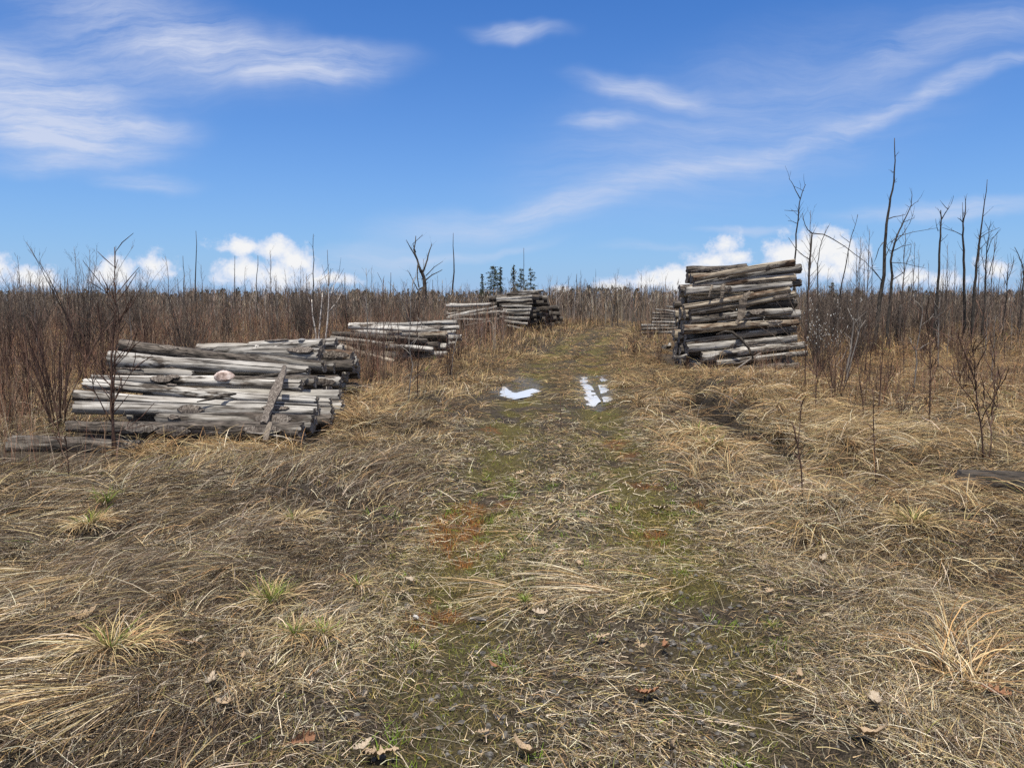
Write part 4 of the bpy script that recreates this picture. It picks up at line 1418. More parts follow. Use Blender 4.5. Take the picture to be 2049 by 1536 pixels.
ZT = (1550, 260, 3.072)
GT = 'bare young trees right of the tall pile'
drawn_tree('bare_tree', 27, [([(120, 960), (124, 800), (131, 640), (150, 470), (158, 425), (190, 335)], 4.2, 1.2), ([(158, 425), (128, 370), (110, 330), (88, 300)], 2, .8), ([(138, 575), (110, 562), (82, 558)], 1.4, .7),
           ([(143, 500), (100, 497), (60, 494)], 1.4, .7), ([(180, 375), (150, 360), (115, 345)], 1, .6)],
           'slim bare tree with a forked tip rising behind the right end of the tall pile', 'tree', 'bark_dark', GT, ZT, seed=1, twig=4)
drawn_tree('bare_tree', 28, [([(203, 1020), (212, 880), (215, 800), (226, 690), (230, 635)], 4.5, 2.8), ([(230, 635), (205, 615), (188, 585), (172, 512)], 2.4, 1), ([(230, 635), (300, 642), (370, 678), (440, 722), (560, 812), (640, 905)], 2.4, .9),
           ([(213, 795), (180, 775), (130, 730), (85, 662)], 2, .8)],
           'bare tree with a squared fork and one long arching limb, next to the pile', 'tree', 'bark_dark', GT, ZT, seed=2, twig=4)
drawn_tree('bare_tree', 28, [([(262, 1040), (262, 930), (262, 830), (275, 740), (292, 675), (330, 590)], 2.6, .9), ([(262, 830), (230, 770), (210, 740)], 1, .5)],
           'thin curved sapling-like tree before the big white cloud', 'tree', 'bark_dark', GT, ZT, seed=3, twig=4)
drawn_tree('bare_tree', 29, [([(405, 1000), (430, 870), (452, 745), (470, 660), (490, 605), (512, 520)], 2.8, .7), ([(462, 692), (430, 668), (400, 645)], 1.3, .6), ([(452, 745), (455, 790), (450, 850)], 1, .5)],
           'thin leaning tree at the right edge of the white cloud', 'tree', 'bark_dark', GT, ZT, seed=4, twig=4)
drawn_tree('bare_tree', 26, [([(618, 1275), (640, 1110), (656, 985), (675, 800), (684, 640), (697, 520), (712, 415), (733, 320), (741, 190), (737, 50)], 9.5, 1.4), ([(703, 545), (730, 535), (765, 530), (803, 521)], 2.2, 1),
           ([(668, 690), (640, 730), (600, 840), (580, 870)], 1.8, .8), ([(735, 325), (752, 318)], 1.2, .6), ([(730, 260), (722, 265)], 1.2, .6), ([(660, 930), (600, 850), (585, 745)], 2, .8), ([(676, 800), (700, 740), (742, 655)], 1.6, .6)],
           'tallest bare tree with a straight dark trunk, right of the cloud', 'tree', 'bark_dark', GT, ZT, seed=5, twig=5)
drawn_tree('bare_tree', 26.5, [([(695, 1290), (708, 1100), (716, 1000), (724, 900), (714, 805), (740, 690), (768, 615), (792, 565), (840, 462), (845, 398)], 7.5, 1), ([(832, 475), (858, 452), (886, 436)], 1.5, .7), ([(727, 745), (782, 716), (842, 702)], 2, .9),
           ([(715, 690), (760, 655), (850, 628), (1002, 602)], 1.8, .7), ([(792, 568), (830, 552), (862, 540)], 1.4, .6), ([(742, 690), (790, 640), (830, 575), (850, 520)], 1.8, .7), ([(715, 815), (800, 820), (870, 838), (930, 850)], 1.6, .6),
           ([(725, 920), (800, 870), (830, 770), (840, 705)], 1.8, .7), ([(725, 750), (695, 730), (688, 690)], 1.5, .6)],
           'much-branched leaning tree close beside the tallest one', 'tree', 'bark_dark', GT, ZT, seed=6, twig=7)
drawn_tree('bare_tree', 28, [([(996, 1060), (1004, 940), (1012, 840), (1016, 690), (1020, 620), (1025, 540), (1021, 492)], 6.2, 1.8), ([(1028, 548), (1048, 512), (1066, 487), (1050, 475), (1028, 448)], 2.2, .9), ([(1066, 487), (1085, 455), (1100, 410)], 1.3, .6),
           ([(1005, 622), (996, 590), (990, 545)], 1.4, .6), ([(1018, 690), (1045, 665), (1065, 642)], 1.2, .6)],
           'dark tree with a hooked broken top, first of the three at far right', 'tree', 'bark_dark', GT, ZT, seed=7, twig=5)
drawn_tree('bare_tree', 28.5, [([(1168, 1040), (1166, 860), (1164, 740), (1156, 650), (1158, 575), (1170, 520), (1174, 470), (1177, 408)], 6, 1), ([(1150, 645), (1110, 625), (1030, 600)], 1.8, .8), ([(1158, 570), (1140, 550), (1124, 540)], 2, .8), ([(1158, 590), (1156, 520), (1155, 445)], 1.6, .7)],
           'tree with a tight twin top, middle of the three at far right', 'tree', 'bark_dark', GT, ZT, seed=8, twig=5)
drawn_tree('bare_tree', 27.5, [([(1226, 1050), (1238, 900), (1252, 755), (1264, 660), (1275, 570), (1290, 445), (1307, 305)], 6.5, 1), ([(1266, 662), (1310, 632), (1382, 600)], 1.7, .7), ([(1256, 740), (1300, 690), (1340, 640)], 1.2, .6)],
           'straight leaning pole tree, last and tallest of the three at far right', 'tree', 'bark_dark', GT, ZT, seed=9, twig=5)
drawn_tree('bare_tree', 29, [([(1292, 1060), (1298, 900), (1302, 790), (1318, 650), (1322, 590)], 4, .9), ([(1304, 760), (1330, 680), (1372, 628)], 1.7, .7), ([(1318, 890), (1345, 780), (1362, 690)], 1.7, .7), ([(1300, 880), (1280, 800), (1270, 740)], 1.4, .6), ([(1310, 710), (1290, 670), (1285, 640)], 1.2, .5)],
           'short bushy bare tree right of the straight leaning pole tree', 'tree', 'bark_dark', GT, ZT, seed=10, twig=12)
drawn_tree('bare_tree', 30, [([(1425, 1040), (1432, 900), (1436, 830)], 3, 1), ([(1430, 930), (1460, 850), (1470, 800)], 1.6, .7), ([(1428, 960), (1405, 890)], 1.4, .6)],
           'low twiggy tree near the right edge', 'tree', 'bark_dark', GT, ZT, seed=11, twig=16)
drawn_tree('bare_tree', 30, [([(1520, 1060), (1535, 900), (1520, 820), (1500, 770), (1475, 720)], 3.4, 1), ([(1535, 900), (1550, 830)], 1.6, .7)],
           'tree cut by the right edge with a bent-over top', 'tree', 'bark_dark', GT, ZT, seed=12, twig=10)

GL = 'bare dead poles standing over the left brush'
for (px, y0, y1, d, w, lb, sd) in ((392, 640, 462, 42, 4, 'tall straight dead pole left of the white cloud', 1), (366, 640, 512, 44, 2.4, 'thin pole leaning left of the tall straight one', 2),
                                   (470, 640, 512, 46, 2.6, 'thin crooked pole before the left part of the cloud', 3), (516, 640, 511, 46, 3, 'dark pole with a split tip before the cloud', 4),
                                   (627, 640, 468, 40, 3.4, 'tall pole with a notched tip rising above the birches', 5), (655, 640, 500, 44, 2.2, 'thin pole just right of the notched one', 6),
                                   (232, 640, 492, 30, 2.4, 'thin pole above the big left bush', 7), (907, 640, 466, 95, 4.4, 'crooked dead pole right of the big dead tree', 8),
                                   (782, 640, 545, 90, 2.4, 'short pole left of the big dead tree', 9), (866, 640, 560, 95, 2, 'slim pole just right of the dead tree trunk', 10),
                                   (1048, 620, 496, 125, 1.6, 'very thin pole above the far spruces', 11), (1137, 620, 552, 130, 1.6, 'left of two far poles right of the far pile', 12), (1154, 620, 548, 130, 1.8, 'right of two far poles right of the far pile', 13),
                                   (1745, 640, 520, 34, 1.8, 'thin pole left of the tallest right tree', 14), (690, 640, 545, 60, 2, 'thin pole between the birches and the dead tree', 15)):
    rn = random.Random(sd)
    l = rn.uniform(-6, 6)
    drawn_tree('dead_pole', d, [([(px, y0), (px + l * .3, y0 * .6 + y1 * .4), (px + l * .2 + rn.uniform(-2, 2), y0 * .3 + y1 * .7), (px, y1)], w, .8)], lb, 'dead tree', 'bark_dark', GL, seed=sd + 40, twig=3, tl=.25)

drawn_tree('dead_tree', 100, [([(848, 640), (850, 580), (848, 555), (842, 540)], 9, 6), ([(842, 545), (835, 520), (828, 500), (832, 472)], 5, 1.5), ([(835, 520), (822, 497), (813, 480)], 3, 1), ([(832, 505), (826, 488), (846, 470)], 2, .8),
           ([(846, 545), (855, 520), (860, 500), (864, 488)], 4, 1.2), ([(850, 562), (865, 550), (885, 540)], 3, 1.2), ([(852, 552), (868, 535), (886, 523)], 2, .8), ([(846, 575), (836, 580), (822, 552)], 4, 1), ([(822, 552), (815, 540)], 1.5, .7),
           ([(836, 530), (835, 555), (838, 575)], 3, 2), ([(850, 575), (840, 590), (838, 600)], 6, 7)],
           'big dead tree with a broken forked crown on the skyline', 'dead tree', 'bark_dark', seed=70, twig=4, tl=1.0)
BZ = (0, 440, 3.013)
drawn_tree('birch', 20.5, [([(1905, 730), (1897, 640), (1882, 530), (1880, 480)], 3.6, 2), ([(1920, 735), (1928, 620), (1940, 500), (1944, 440)], 3.8, 2), ([(1960, 735), (1975, 600), (1982, 480), (1978, 300)], 4.4, 1.2),
           ([(1982, 480), (2010, 400), (2040, 350)], 1.6, .7), ([(1944, 470), (1925, 400), (1940, 330)], 1.6, .7), ([(1882, 520), (1850, 440), (1845, 330)], 1.5, .6), ([(1978, 560), (2040, 480), (2060, 440)], 1.5, .6)],
           'clump of three white-barked birch stems behind the near pile', 'birch', 'bark_birch', zoom=BZ, seed=71, twig=14, tl=.45, twmat='bark_brown', trunks=3)

# dark green spruces on the skyline
def spruce(px, ytop, d, seed, label, w=1.0, gap=.25):
    rn = random.Random(seed)
    top = at(px, ytop, d)
    h = top.z
    root = empty('spruce', (top.x, d, 0))
    t, c = MB(), MB()
    t.tube([(0, 0, -.1), (.03, 0, h * .5), (0, 0, h)], [.13, .08, .015], 6)
    z = h * .35
    while z < h * .98:
        k = 1 - z / h
        for b in range(5):
            if rn.random() < gap: continue
            a = rn.uniform(0, 6.28)
            l = (.45 + 2.6 * k) * w * rn.uniform(.4, 1.1)
            dr = Vector((math.cos(a), math.sin(a), 0))
            p = Vector((0, 0, z + rn.uniform(-.1, .1)))
            t.tube([p, p + dr * l * .5 + Vector((0, 0, .05)), p + dr * l + Vector((0, 0, -.12 * l))], [.02, .014, .006], 3, False)
            for q in range(int(4 + l * 8)):
                f = rn.uniform(.15, 1.05)
                c0 = p + dr * l * f + Vector((rn.uniform(-.12, .12), rn.uniform(-.12, .12), rn.uniform(-.18, .06)))
                s = rn.uniform(.08, .2)
                u = Vector((rn.uniform(-1, 1), rn.uniform(-1, 1), rn.uniform(-.8, .3))).normalized() * s
                v = Vector((rn.uniform(-1, 1), rn.uniform(-1, 1), rn.uniform(-.6, .6))).normalized() * s * .5
                c.poly([c0 - u, c0 + v, c0 + u, c0 - v])
        z += rn.uniform(.16, .3)
    t.build('trunk', M['bark_dark'], root)
    c.build('crown', M['needle'], root, smooth=False)
    tag(root, label, 'spruce', 'spruces on the skyline')


spruce(988, 529, 120, 1, 'densest dark spruce, leftmost on the skyline above the far pile', 1.35, .0)
spruce(1001, 531, 121, 2, 'slim spruce just right of the densest one', .4, .2)
spruce(1028, 528, 118, 3, 'spruce in the middle of the skyline group, left of its twin', .45, .1)
spruce(1042, 535, 119, 4, 'twin spruce with a tufted top in the skyline group', .75, .35)
spruce(1062, 533, 117, 5, 'open pagoda-shaped spruce, rightmost of the skyline group', .85, .45)
spruce(965, 548, 122, 6, 'ragged little spruce left of the skyline group', .35, .3)
spruce(1668, 565, 90, 7, 'dark evergreen showing right of the tall pile', .5, .1)

# bushes and saplings
proto_s = [sapling_proto('sapling', 2.0, .014, 'bark_brown', 'bark_brown', 100 + i, nb=11, sub=3, blen=.34, up=1.0) for i in range(4)]
proto_g = [sapling_proto('sapling', 2.4, .016, 'bark_grey', 'bark_grey', 120 + i, nb=9, sub=2, blen=.3, up=1.2) for i in range(3)]
proto_d = [sapling_proto('sapling', 3.4, .022, 'bark_bush', 'bark_bush', 140 + i, nb=14, sub=3, blen=.26, up=1.3, t0=.35) for i in range(4)]
proto_b = [shrub_proto('bare_shrub', 1.5, 14, .35, 'bark_brown', 160 + i, .009, 6, 2) for i in range(3)]
proto_B = [shrub_proto('bare_shrub', 2.9, 30, .42, 'bark_bush', 180 + i, .012, 16, 6) for i in range(2)]
used = set()


def place(proto, x, y, h, label, cat, group=None, rz=None, h0=1.0):
    if proto.name in used:
        o = copy_tree(proto)
    else:
        o = proto
        used.add(proto.name)
    k = h / h0
    o.location = (x, y, tz(x, y))
    o.scale = (k, k, k)
    o.rotation_euler = (0, 0, random.uniform(0, 6.28) if rz is None else rz)
    for q in ('label', 'category', 'group'):
        if q in o: del o[q]
    tag(o, label, cat, group)
    return o


def gpt(px, py):
    g = gnd(px, py)
    return g.x, g.y


# foreground saplings of the photograph
ZF = (1500, 640, 3.339)
GS = 'thin dark saplings in the right verge'
drawn_tree('sapling', 6.25, [([(358, 1290), (345, 1000), (322, 850), (300, 750), (285, 690)], 3.4, 1.2), ([(322, 850), (335, 720), (345, 600), (340, 540)], 2, .8), ([(345, 1000), (346, 960)], 2, 1)],
           'thin dark sapling nearest the track at right, forked at the top', 'sapling', 'bark_brown', GS, ZF, seed=201, twig=14, tl=.1)
drawn_tree('sapling', 6.85, [([(842, 1170), (835, 900), (826, 600), (820, 460)], 2.6, 1), ([(830, 750), (826, 640)], 1.5, .8)],
           'single straight dark sapling standing alone in the heaped straw at right', 'sapling', 'bark_brown', GS, ZF, seed=202, twig=8, tl=.08)
drawn_tree('sapling', 7.8, [([(1558, 975), (1552, 760), (1525, 600), (1505, 400), (1500, 250), (1470, 60)], 4, 1), ([(1520, 580), (1440, 480), (1380, 400), (1300, 330)], 2, .8), ([(1505, 400), (1450, 260), (1400, 130), (1390, 60)], 2, .8),
           ([(1595, 950), (1610, 700), (1640, 400), (1645, 180)], 2.6, .9), ([(1552, 720), (1610, 640), (1670, 560)], 1.8, .7), ([(1610, 640), (1650, 480), (1700, 340)], 1.5, .7), ([(1530, 640), (1560, 560), (1580, 500)], 1.5, .6)],
           'several-stemmed dark sapling left of the sunken log', 'sapling', 'bark_brown', GS, ZF, seed=203, twig=30, tl=.25)
drawn_tree('sapling', 10.8, [([(775, 680), (755, 540), (740, 420), (725, 240)], 2.8, .9), ([(745, 480), (720, 380)], 1.4, .6)],
           'short dark sapling left of the red stem patch', 'sapling', 'bark_brown', GS, ZF, seed=204, twig=12, tl=.2)
drawn_tree('sapling', 14.5, [([(635, 480), (655, 300), (682, 130), (695, 10), (655, -80)], 5, 1.5), ([(648, 420), (690, 230), (735, 60), (775, 0)], 3.6, 1.2), ([(650, 345), (580, 310), (530, 285)], 1.6, .8), ([(735, 60), (720, 20), (690, -20)], 1.5, .7)],
           'pale grey twin-stemmed sapling right of the catkin bush', 'sapling', 'bark_grey', GS, ZF, seed=205, twig=8, tl=.4)
drawn_tree('sapling', 10.4, [([(1200, 700), (1205, 500), (1212, 300), (1200, 120), (1160, -60)], 3.4, 1), ([(1208, 420), (1240, 300), (1260, 180)], 1.6, .7), ([(1210, 330), (1150, 260), (1110, 190)], 1.6, .7)],
           'upright sapling in the middle of the right verge', 'sapling', 'bark_brown', GS, ZF, seed=206, twig=24, tl=.25)
drawn_tree('sapling', 13.5, [([(1118, 280), (1112, 210), (1140, 60), (1155, -40), (1148, -120)], 3.2, 1), ([(1112, 210), (1085, 170), (1075, 140)], 1.5, .7), ([(1115, 205), (1160, 180), (1200, 150)], 1.4, .7), ([(1145, 40), (1200, 0), (1230, -40)], 1.4, .7)],
           'pale slender sapling with a low fork, centre of the right thicket', 'sapling', 'bark_grey', GS, ZF, seed=207, twig=8, tl=.3)
drawn_tree('sapling', 11.0, [([(430, 700), (442, 560), (452, 400), (440, 240)], 2.8, .9), ([(448, 430), (480, 330)], 1.4, .6)],
           'dark sapling below the catkin bush', 'sapling', 'bark_brown', GS, ZF, seed=208, twig=16, tl=.2)
LZ = (0, 640, 4.8)
drawn_tree('sapling', 8.4, [([(1115, 1350), (1100, 1150), (1085, 980), (1070, 750), (1075, 500), (1085, 250), (1110, 0), (1105, -300), (1100, -700)], 7, 1.2), ([(1085, 900), (1095, 700), (1105, 500), (1115, 250), (1150, -50)], 5, 1), ([(1080, 990), (1000, 860), (900, 670), (860, 500)], 3.2, .9),
           ([(1090, 1090), (1200, 1050), (1260, 1040)], 2, .8), ([(1078, 640), (980, 560), (900, 520)], 2, .7), ([(1085, 800), (1250, 520), (1330, 420)], 2, .7), ([(1105, 450), (1220, 330), (1300, 230)], 1.8, .6),
           ([(1085, 300), (1000, 200), (960, 60)], 1.8, .6), ([(1110, 60), (1200, -60), (1260, -160)], 1.6, .6), ([(1100, -100), (1040, -240), (1000, -330)], 1.5, .5)],
           'tall thin sapling in front of the near log pile, left', 'sapling', 'bark_brown', 'saplings before the near left pile', LZ, seed=210, twig=30, tl=.3, trunks=2)
drawn_tree('sapling', 7.9, [([(600, 1420), (595, 1250), (560, 1050), (545, 800)], 4, 1), ([(595, 1220), (540, 1120), (510, 1060)], 2, .7)],
           'short dark sapling in front of the grey lone log', 'sapling', 'bark_brown', 'saplings before the near left pile', LZ, seed=211, twig=24, tl=.15)
drawn_tree('sapling', 7.2, [([(655, 1540), (652, 1350), (640, 1200), (625, 1120)], 2.6, .9)],
           'tiny twig-thin sapling just right of the short dark one', 'sapling', 'bark_brown', 'saplings before the near left pile', LZ, seed=212, twig=16, tl=.1)
drawn_tree('thin_weed', 10.2, [([(1122, 880), (1123, 840), (1121, 800)], 2, .8)], 'single thin weed stalk standing on the crown of the track', 'weed', 'bark_brown', seed=213, twig=5, tl=.06)
drawn_tree('sapling', 12.3, [([(820, 770), (826, 730), (818, 690), (822, 600), (826, 560)], 3, .9), ([(820, 700), (840, 670), (855, 640)], 1.5, .6), ([(823, 650), (810, 620), (800, 590)], 1.4, .6)],
           'grey sapling in front of the second left pile', 'sapling', 'bark_grey', 'saplings before the second left pile', seed=214, twig=12, tl=.25)
drawn_tree('sapling', 12.8, [([(836, 765), (838, 720), (834, 660), (840, 600)], 2.4, .9), ([(838, 720), (852, 690)], 1.2, .6)],
           'darker sapling close right of the grey one, second left pile', 'sapling', 'bark_brown', 'saplings before the second left pile', seed=215, twig=16, tl=.25)
drawn_tree('sapling', 15.5, [([(768, 730), (768, 680), (764, 620), (768, 560)], 2.4, .8)],
           'thin sapling before the left part of the second pile', 'sapling', 'bark_brown', 'saplings before the second left pile', seed=216, twig=16, tl=.3)
drawn_tree('sapling', 17, [([(905, 730), (908, 700), (915, 675)], 2.4, .8), ([(907, 705), (895, 690)], 1.2, .6)],
           'pale forked sapling at the right corner of the second pile', 'sapling', 'bark_grey', 'saplings before the second left pile', seed=217, twig=10, tl=.2)

# big bushes at left
place(proto_B[0], *at(165, 600, 19)[:2], 2.9, 'largest dark spreading bush, left, its crown against the sky', 'bush', 'big bushes at left', h0=2.9)
place(proto_B[1], *at(215, 600, 24)[:2], 2.8, 'dark bush right behind the largest one', 'bush', 'big bushes at left', h0=2.9)
place(proto_B[0], *at(60, 600, 23)[:2], 2.6, 'dark bush left behind the largest one', 'bush', 'big bushes at left', h0=2.9)
place(proto_B[1], *at(5, 600, 20)[:2], 2.4, 'dark bush cut by the left edge', 'bush', 'big bushes at left', h0=2.9)
place(proto_B[0], *at(270, 600, 30)[:2], 2.8, 'dark bush farther right on the left skyline', 'bush', 'big bushes at left', h0=2.9)
place(proto_B[1], *at(600, 600, 34)[:2], 2.6, 'round dark bush left of the birches', 'bush', 'big bushes at left', h0=2.9)
place(proto_B[0], *at(690, 600, 38)[:2], 2.6, 'dark bush right of the birches', 'bush', 'big bushes at left', h0=2.9)
place(proto_B[1], *at(450, 600, 26)[:2], 2.1, 'dark bush behind the top of the near pile', 'bush', 'big bushes at left', h0=2.9)
place(proto_B[0], *at(370, 600, 17)[:2], 2.0, 'dark upright bush behind the bark-covered top log', 'bush', 'big bushes at left', h0=2.9)
for (px, py, h, lb) in ((120, 860, 1.5, 'reddish bush at the left end of the near pile'), (60, 830, 1.3, 'reddish bush at left edge above the lone log'), (20, 860, 1.1, 'low reddish bush cut by the left edge'),
                        (110, 815, 1.6, 'taller reddish bush left of the bleached log ends'), (180, 750, 1.4, 'reddish bush behind the left end of the big blotched log'),
                        (60, 760, 1.5, 'reddish bush in the back left thicket'), (250, 735, 1.2, 'low reddish bush behind the top bark log'), (10, 780, 1.6, 'brushy reddish bush at the left edge, farther back')):
    x, y = gpt(px, py)
    place(random.choice(proto_b), x, y, h, lb, 'bush', 'reddish bushes at left', h0=1.5)
for (px, py, h, lb) in ((740, 775, .8, 'low reddish bush right of the near pile'), (800, 745, .9, 'reddish bush below the second left pile'), (880, 735, .8, 'reddish bush at the right foot of the second pile'),
                        (960, 700, 1.2, 'reddish bush before the lower far pile'), (1020, 690, 1.2, 'dark red bush at the foot of the tall far pile'), (1100, 672, 1.3, 'reddish bush at the far pile beside the track'),
                        (1270, 715, .9, 'low reddish bush right of the track, before the far right pile'), (1320, 735, .8, 'low bush left of the tall right pile'), (1300, 690, 1.0, 'thin bush in front of the far right pile'),
                        (1420, 770, .5, 'small twiggy bush at the foot of the tall right pile')):
    x, y = gpt(px, py)
    place(random.choice(proto_b), x, y, h, lb, 'bush', 'reddish bushes along the track', h0=1.5)

def shrubs(n, protos, h0, box, hr, label, group, seed):
    rn = random.Random(seed)
    k = 0
    while k < n:
        d = rn.uniform(box[2], box[3])
        x = d * (rn.uniform(box[0], box[1]) - CX) / FPX
        if abs(x - float(road_x(d))) < 2.3 or near_logs(np.array([x]), np.array([d]))[0]: continue
        place(rn.choice(protos), x, d, rn.uniform(*hr), label, 'bush', group, h0=h0)
        k += 1


shrubs(26, proto_b, 1.5, (-80, 640, 13, 24), (.7, 1.6), 'reddish twiggy bush in the brush behind the near left pile', 'reddish bushes behind the near pile', 31)
shrubs(12, proto_b, 1.5, (640, 980, 17, 36), (.7, 1.5), 'reddish twiggy bush between the left log piles', 'bushes between the left piles', 32)
shrubs(18, proto_b, 1.5, (1600, 2120, 11, 26), (.5, 1.3), 'low reddish bush scattered over the right verge', 'low bushes right of the track', 33)
shrubs(16, proto_B, 2.9, (1640, 2150, 24, 45), (1.6, 2.7), 'grey-brown bush in the tall brush under the right bare trees', 'tall bushes at right', 34)
shrubs(18, proto_B, 2.9, (-80, 860, 22, 50), (1.6, 2.7), 'grey-brown bush in the tall brush behind the left piles', 'tall bushes behind the left piles', 35)
# catkin bush
x, y = at(1650, 600, 16.5)[:2]
cb_ = shrub_proto('catkin_bush', 1.95, 30, .42, 'bark_bush', 301, .008, 11, 4)
tw = [c for c in cb_.children if c.name.startswith('crown')][0]
mb = MB()
vs = [v.co.copy() for v in tw.data.vertices if v.co.z > .7]
for v in random.sample(vs, min(170, len(vs))):
    dr = Vector((random.uniform(-.4, .4), random.uniform(-.4, .4), 1)).normalized()
    mb.tube([v, v + dr * .012, v + dr * .026, v + dr * .036], [.002, .0045, .0045, .002], 6)
ck = mb.build('catkins', M['catkin'], cb_)
ck['kind'] = 'stuff'
cb_.location = (x, y, tz(x, y))
tag(cb_, 'willow bush dotted with white catkins at the right end of the tall pile', 'bush')
place(proto_B[1], *at(1720, 600, 19)[:2], 1.9, 'dark bush behind the pale twin sapling, right', 'bush', 'bushes in the right thicket', h0=2.9)
place(proto_B[0], *at(1640, 600, 20)[:2], 1.9, 'dark bush behind the catkin bush', 'bush', 'bushes in the right thicket', h0=2.9)

# scattered saplings, by zone
def scatter(n, protos, h0, pxr, dr, hr, label, cat, group, seed):
    rn = random.Random(seed)
    k = 0
    while k < n:
        d = rn.uniform(*dr)
        p = at(rn.uniform(*pxr), 600, d)
        if abs(p.x - float(road_x(d))) < 2.2 + d * .02 or near_logs(np.array([p.x]), np.array([d]))[0]: continue
        place(rn.choice(protos), p.x, d, rn.uniform(*hr), label, cat, group, h0=h0)
        k += 1


scatter(46, proto_d, 3.4, (1600, 2120), (26, 55), (2.2, 4.9), 'thin dark bare sapling in the thicket under the right bare trees', 'sapling', 'saplings in the right thicket', 1)
scatter(14, proto_s, 2.0, (1600, 2120), (11, 25), (1.0, 1.9), 'reddish bare sapling among the red stems at right', 'sapling', 'reddish saplings at right', 2)
scatter(10, proto_g, 2.4, (1600, 2120), (14, 30), (1.4, 2.3), 'pale grey bare sapling in the right thicket', 'sapling', 'grey saplings at right', 3)
scatter(48, proto_d, 3.4, (-60, 880), (26, 70), (2.4, 3.7), 'thin dark bare sapling in the brown brush behind the left piles', 'sapling', 'saplings behind the left piles', 4)
scatter(18, proto_s, 2.0, (-60, 720), (15, 30), (1.2, 2.2), 'reddish bare sapling in the red brush behind the near pile', 'sapling', 'reddish saplings behind the near pile', 5)
scatter(14, proto_g, 2.4, (-60, 820), (18, 40), (1.6, 2.6), 'pale grey bare sapling in the left brush', 'sapling', 'grey saplings at left', 6)
scatter(14, proto_s, 2.0, (900, 1360), (34, 60), (1.2, 2.4), 'bare reddish sapling near the far end of the track', 'sapling', 'saplings at the end of the track', 7)

# ------------------------------------------------------------------ brush and woods (uncountable)
SC = {'red': np.array([.22, .12, .08]), 'rb': np.array([.20, .14, .098]), 'gb': np.array([.23, .185, .14]), 'tan': np.array([.30, .215, .135]), 'gr': np.array([.27, .24, .205]), 'dk': np.array([.085, .066, .05]), 'pur': np.array([.16, .125, .10])}


def spick(n, w):
    for k in w: PAL.setdefault('s_' + k, SC[k])
    return pick(n, {'s_' + k: v for k, v in w.items()})


def stems(S, x, y, H, W, col, tw=3, lean=.24):
    n = len(x)
    az = rng.uniform(0, 6.28, n)
    pts = S.add(np.stack([x, y, terrain(x, y) - .03], 1), az, PI / 2 - np.abs(rng.normal(0, lean, n)), PI / 2 - np.abs(rng.normal(0, lean * 1.6, n)), H, W, col, 3, rng.normal(0, .4, n), ground=False, taper=(1, .8, .6, .25),
                roll=rng.uniform(-.15, .15, n))
    for k in range(tw):
        t = rng.uniform(.25, .95, n)
        i = np.minimum((t * 3).astype(int), 2)
        f = (t * 3 - i)[:, None]
        b = pts[np.arange(n), i] * (1 - f) + pts[np.arange(n), i + 1] * f
        S.add(b, rng.uniform(0, 6.28, n), rng.uniform(.5, 1.2, n), rng.uniform(.7, 1.4, n), H * rng.uniform(.12, .4, n) * (1.15 - .6 * t), W * .55, col, 2, 0, ground=False, taper=(1, .7, .25), roll=rng.uniform(-.3, .3, n))


def region(n, d0, d1, pxa, pxb, clear=1.9):
    d = np.sqrt(rng.random(n) * (d1 * d1 - d0 * d0) + d0 * d0)
    x = d * (rng.uniform(pxa, pxb, n) - CX) / FPX
    k = (np.abs(x - road_x(d)) > clear + .012 * d + rng.normal(0, .25, n)) & ~near_logs(x, d) & (fbm(x, d, 2.5, 81, 2) > rng.uniform(.3, .58, n))
    return x[k], d[k]


S = Strips()
x, y = region(13000, 12, 24, -500, 800)
far = y > 9.2
stems(S, x, y, rng.uniform(.45, 1.15, len(x)), rng.uniform(.004, .008, len(x)), spick(len(x), {'red': 1.7, 'rb': 1.4, 'gb': .8, 'tan': .5, 'dk': .4}))
x, y = region(5200, 7.5, 13, -250, 420)
k = x < -4.2 - .12 * (y - 9)
x, y = x[k], y[k]
stems(S, x, y, rng.uniform(.35, 1.0, len(x)), rng.uniform(.003, .006, len(x)), spick(len(x), {'red': 1.5, 'rb': 1.6, 'gb': .8, 'tan': .9, 'dk': .3}))
x, y = region(17000, 22, 48, -500, 1010)
stems(S, x, y, rng.uniform(.8, 1.7, len(x)), rng.uniform(.008, .016, len(x)), spick(len(x), {'red': 1.5, 'rb': 1.5, 'gb': 1.0, 'gr': .25, 'dk': .5}))
tag(S.build('undergrowth', M['stem']), 'red-brown twiggy brush behind the left log piles', 'brush', kind='stuff')
S = Strips()
x, y = region(5200, 9.5, 17, 1500, 2600, 3.0)
k = (x > 5.0) | (y > 13)
x, y = x[k], y[k]
stems(S, x, y, rng.uniform(.25, .85, len(x)), rng.uniform(.003, .007, len(x)), spick(len(x), {'red': 1.6, 'rb': 1.3, 'gb': .6, 'tan': 1.2, 'dk': .1}))
x, y = region(2600, 17, 30, 1560, 2300)
stems(S, x, y, rng.uniform(.35, 1.0, len(x)), rng.uniform(.006, .011, len(x)), spick(len(x), {'red': .6, 'rb': 1.2, 'gb': 1, 'tan': 1.3, 'dk': .5}))
x, y = region(11500, 29, 55, 1240, 2600)
stems(S, x, y, rng.uniform(.9, 2.0, len(x)), rng.uniform(.012, .022, len(x)), spick(len(x), {'red': .3, 'rb': 1.0, 'pur': 1.7, 'gb': 1, 'tan': .3, 'dk': .9}))
tag(S.build('undergrowth', M['stem']), 'brown twiggy brush filling the field right of the track', 'brush', kind='stuff')
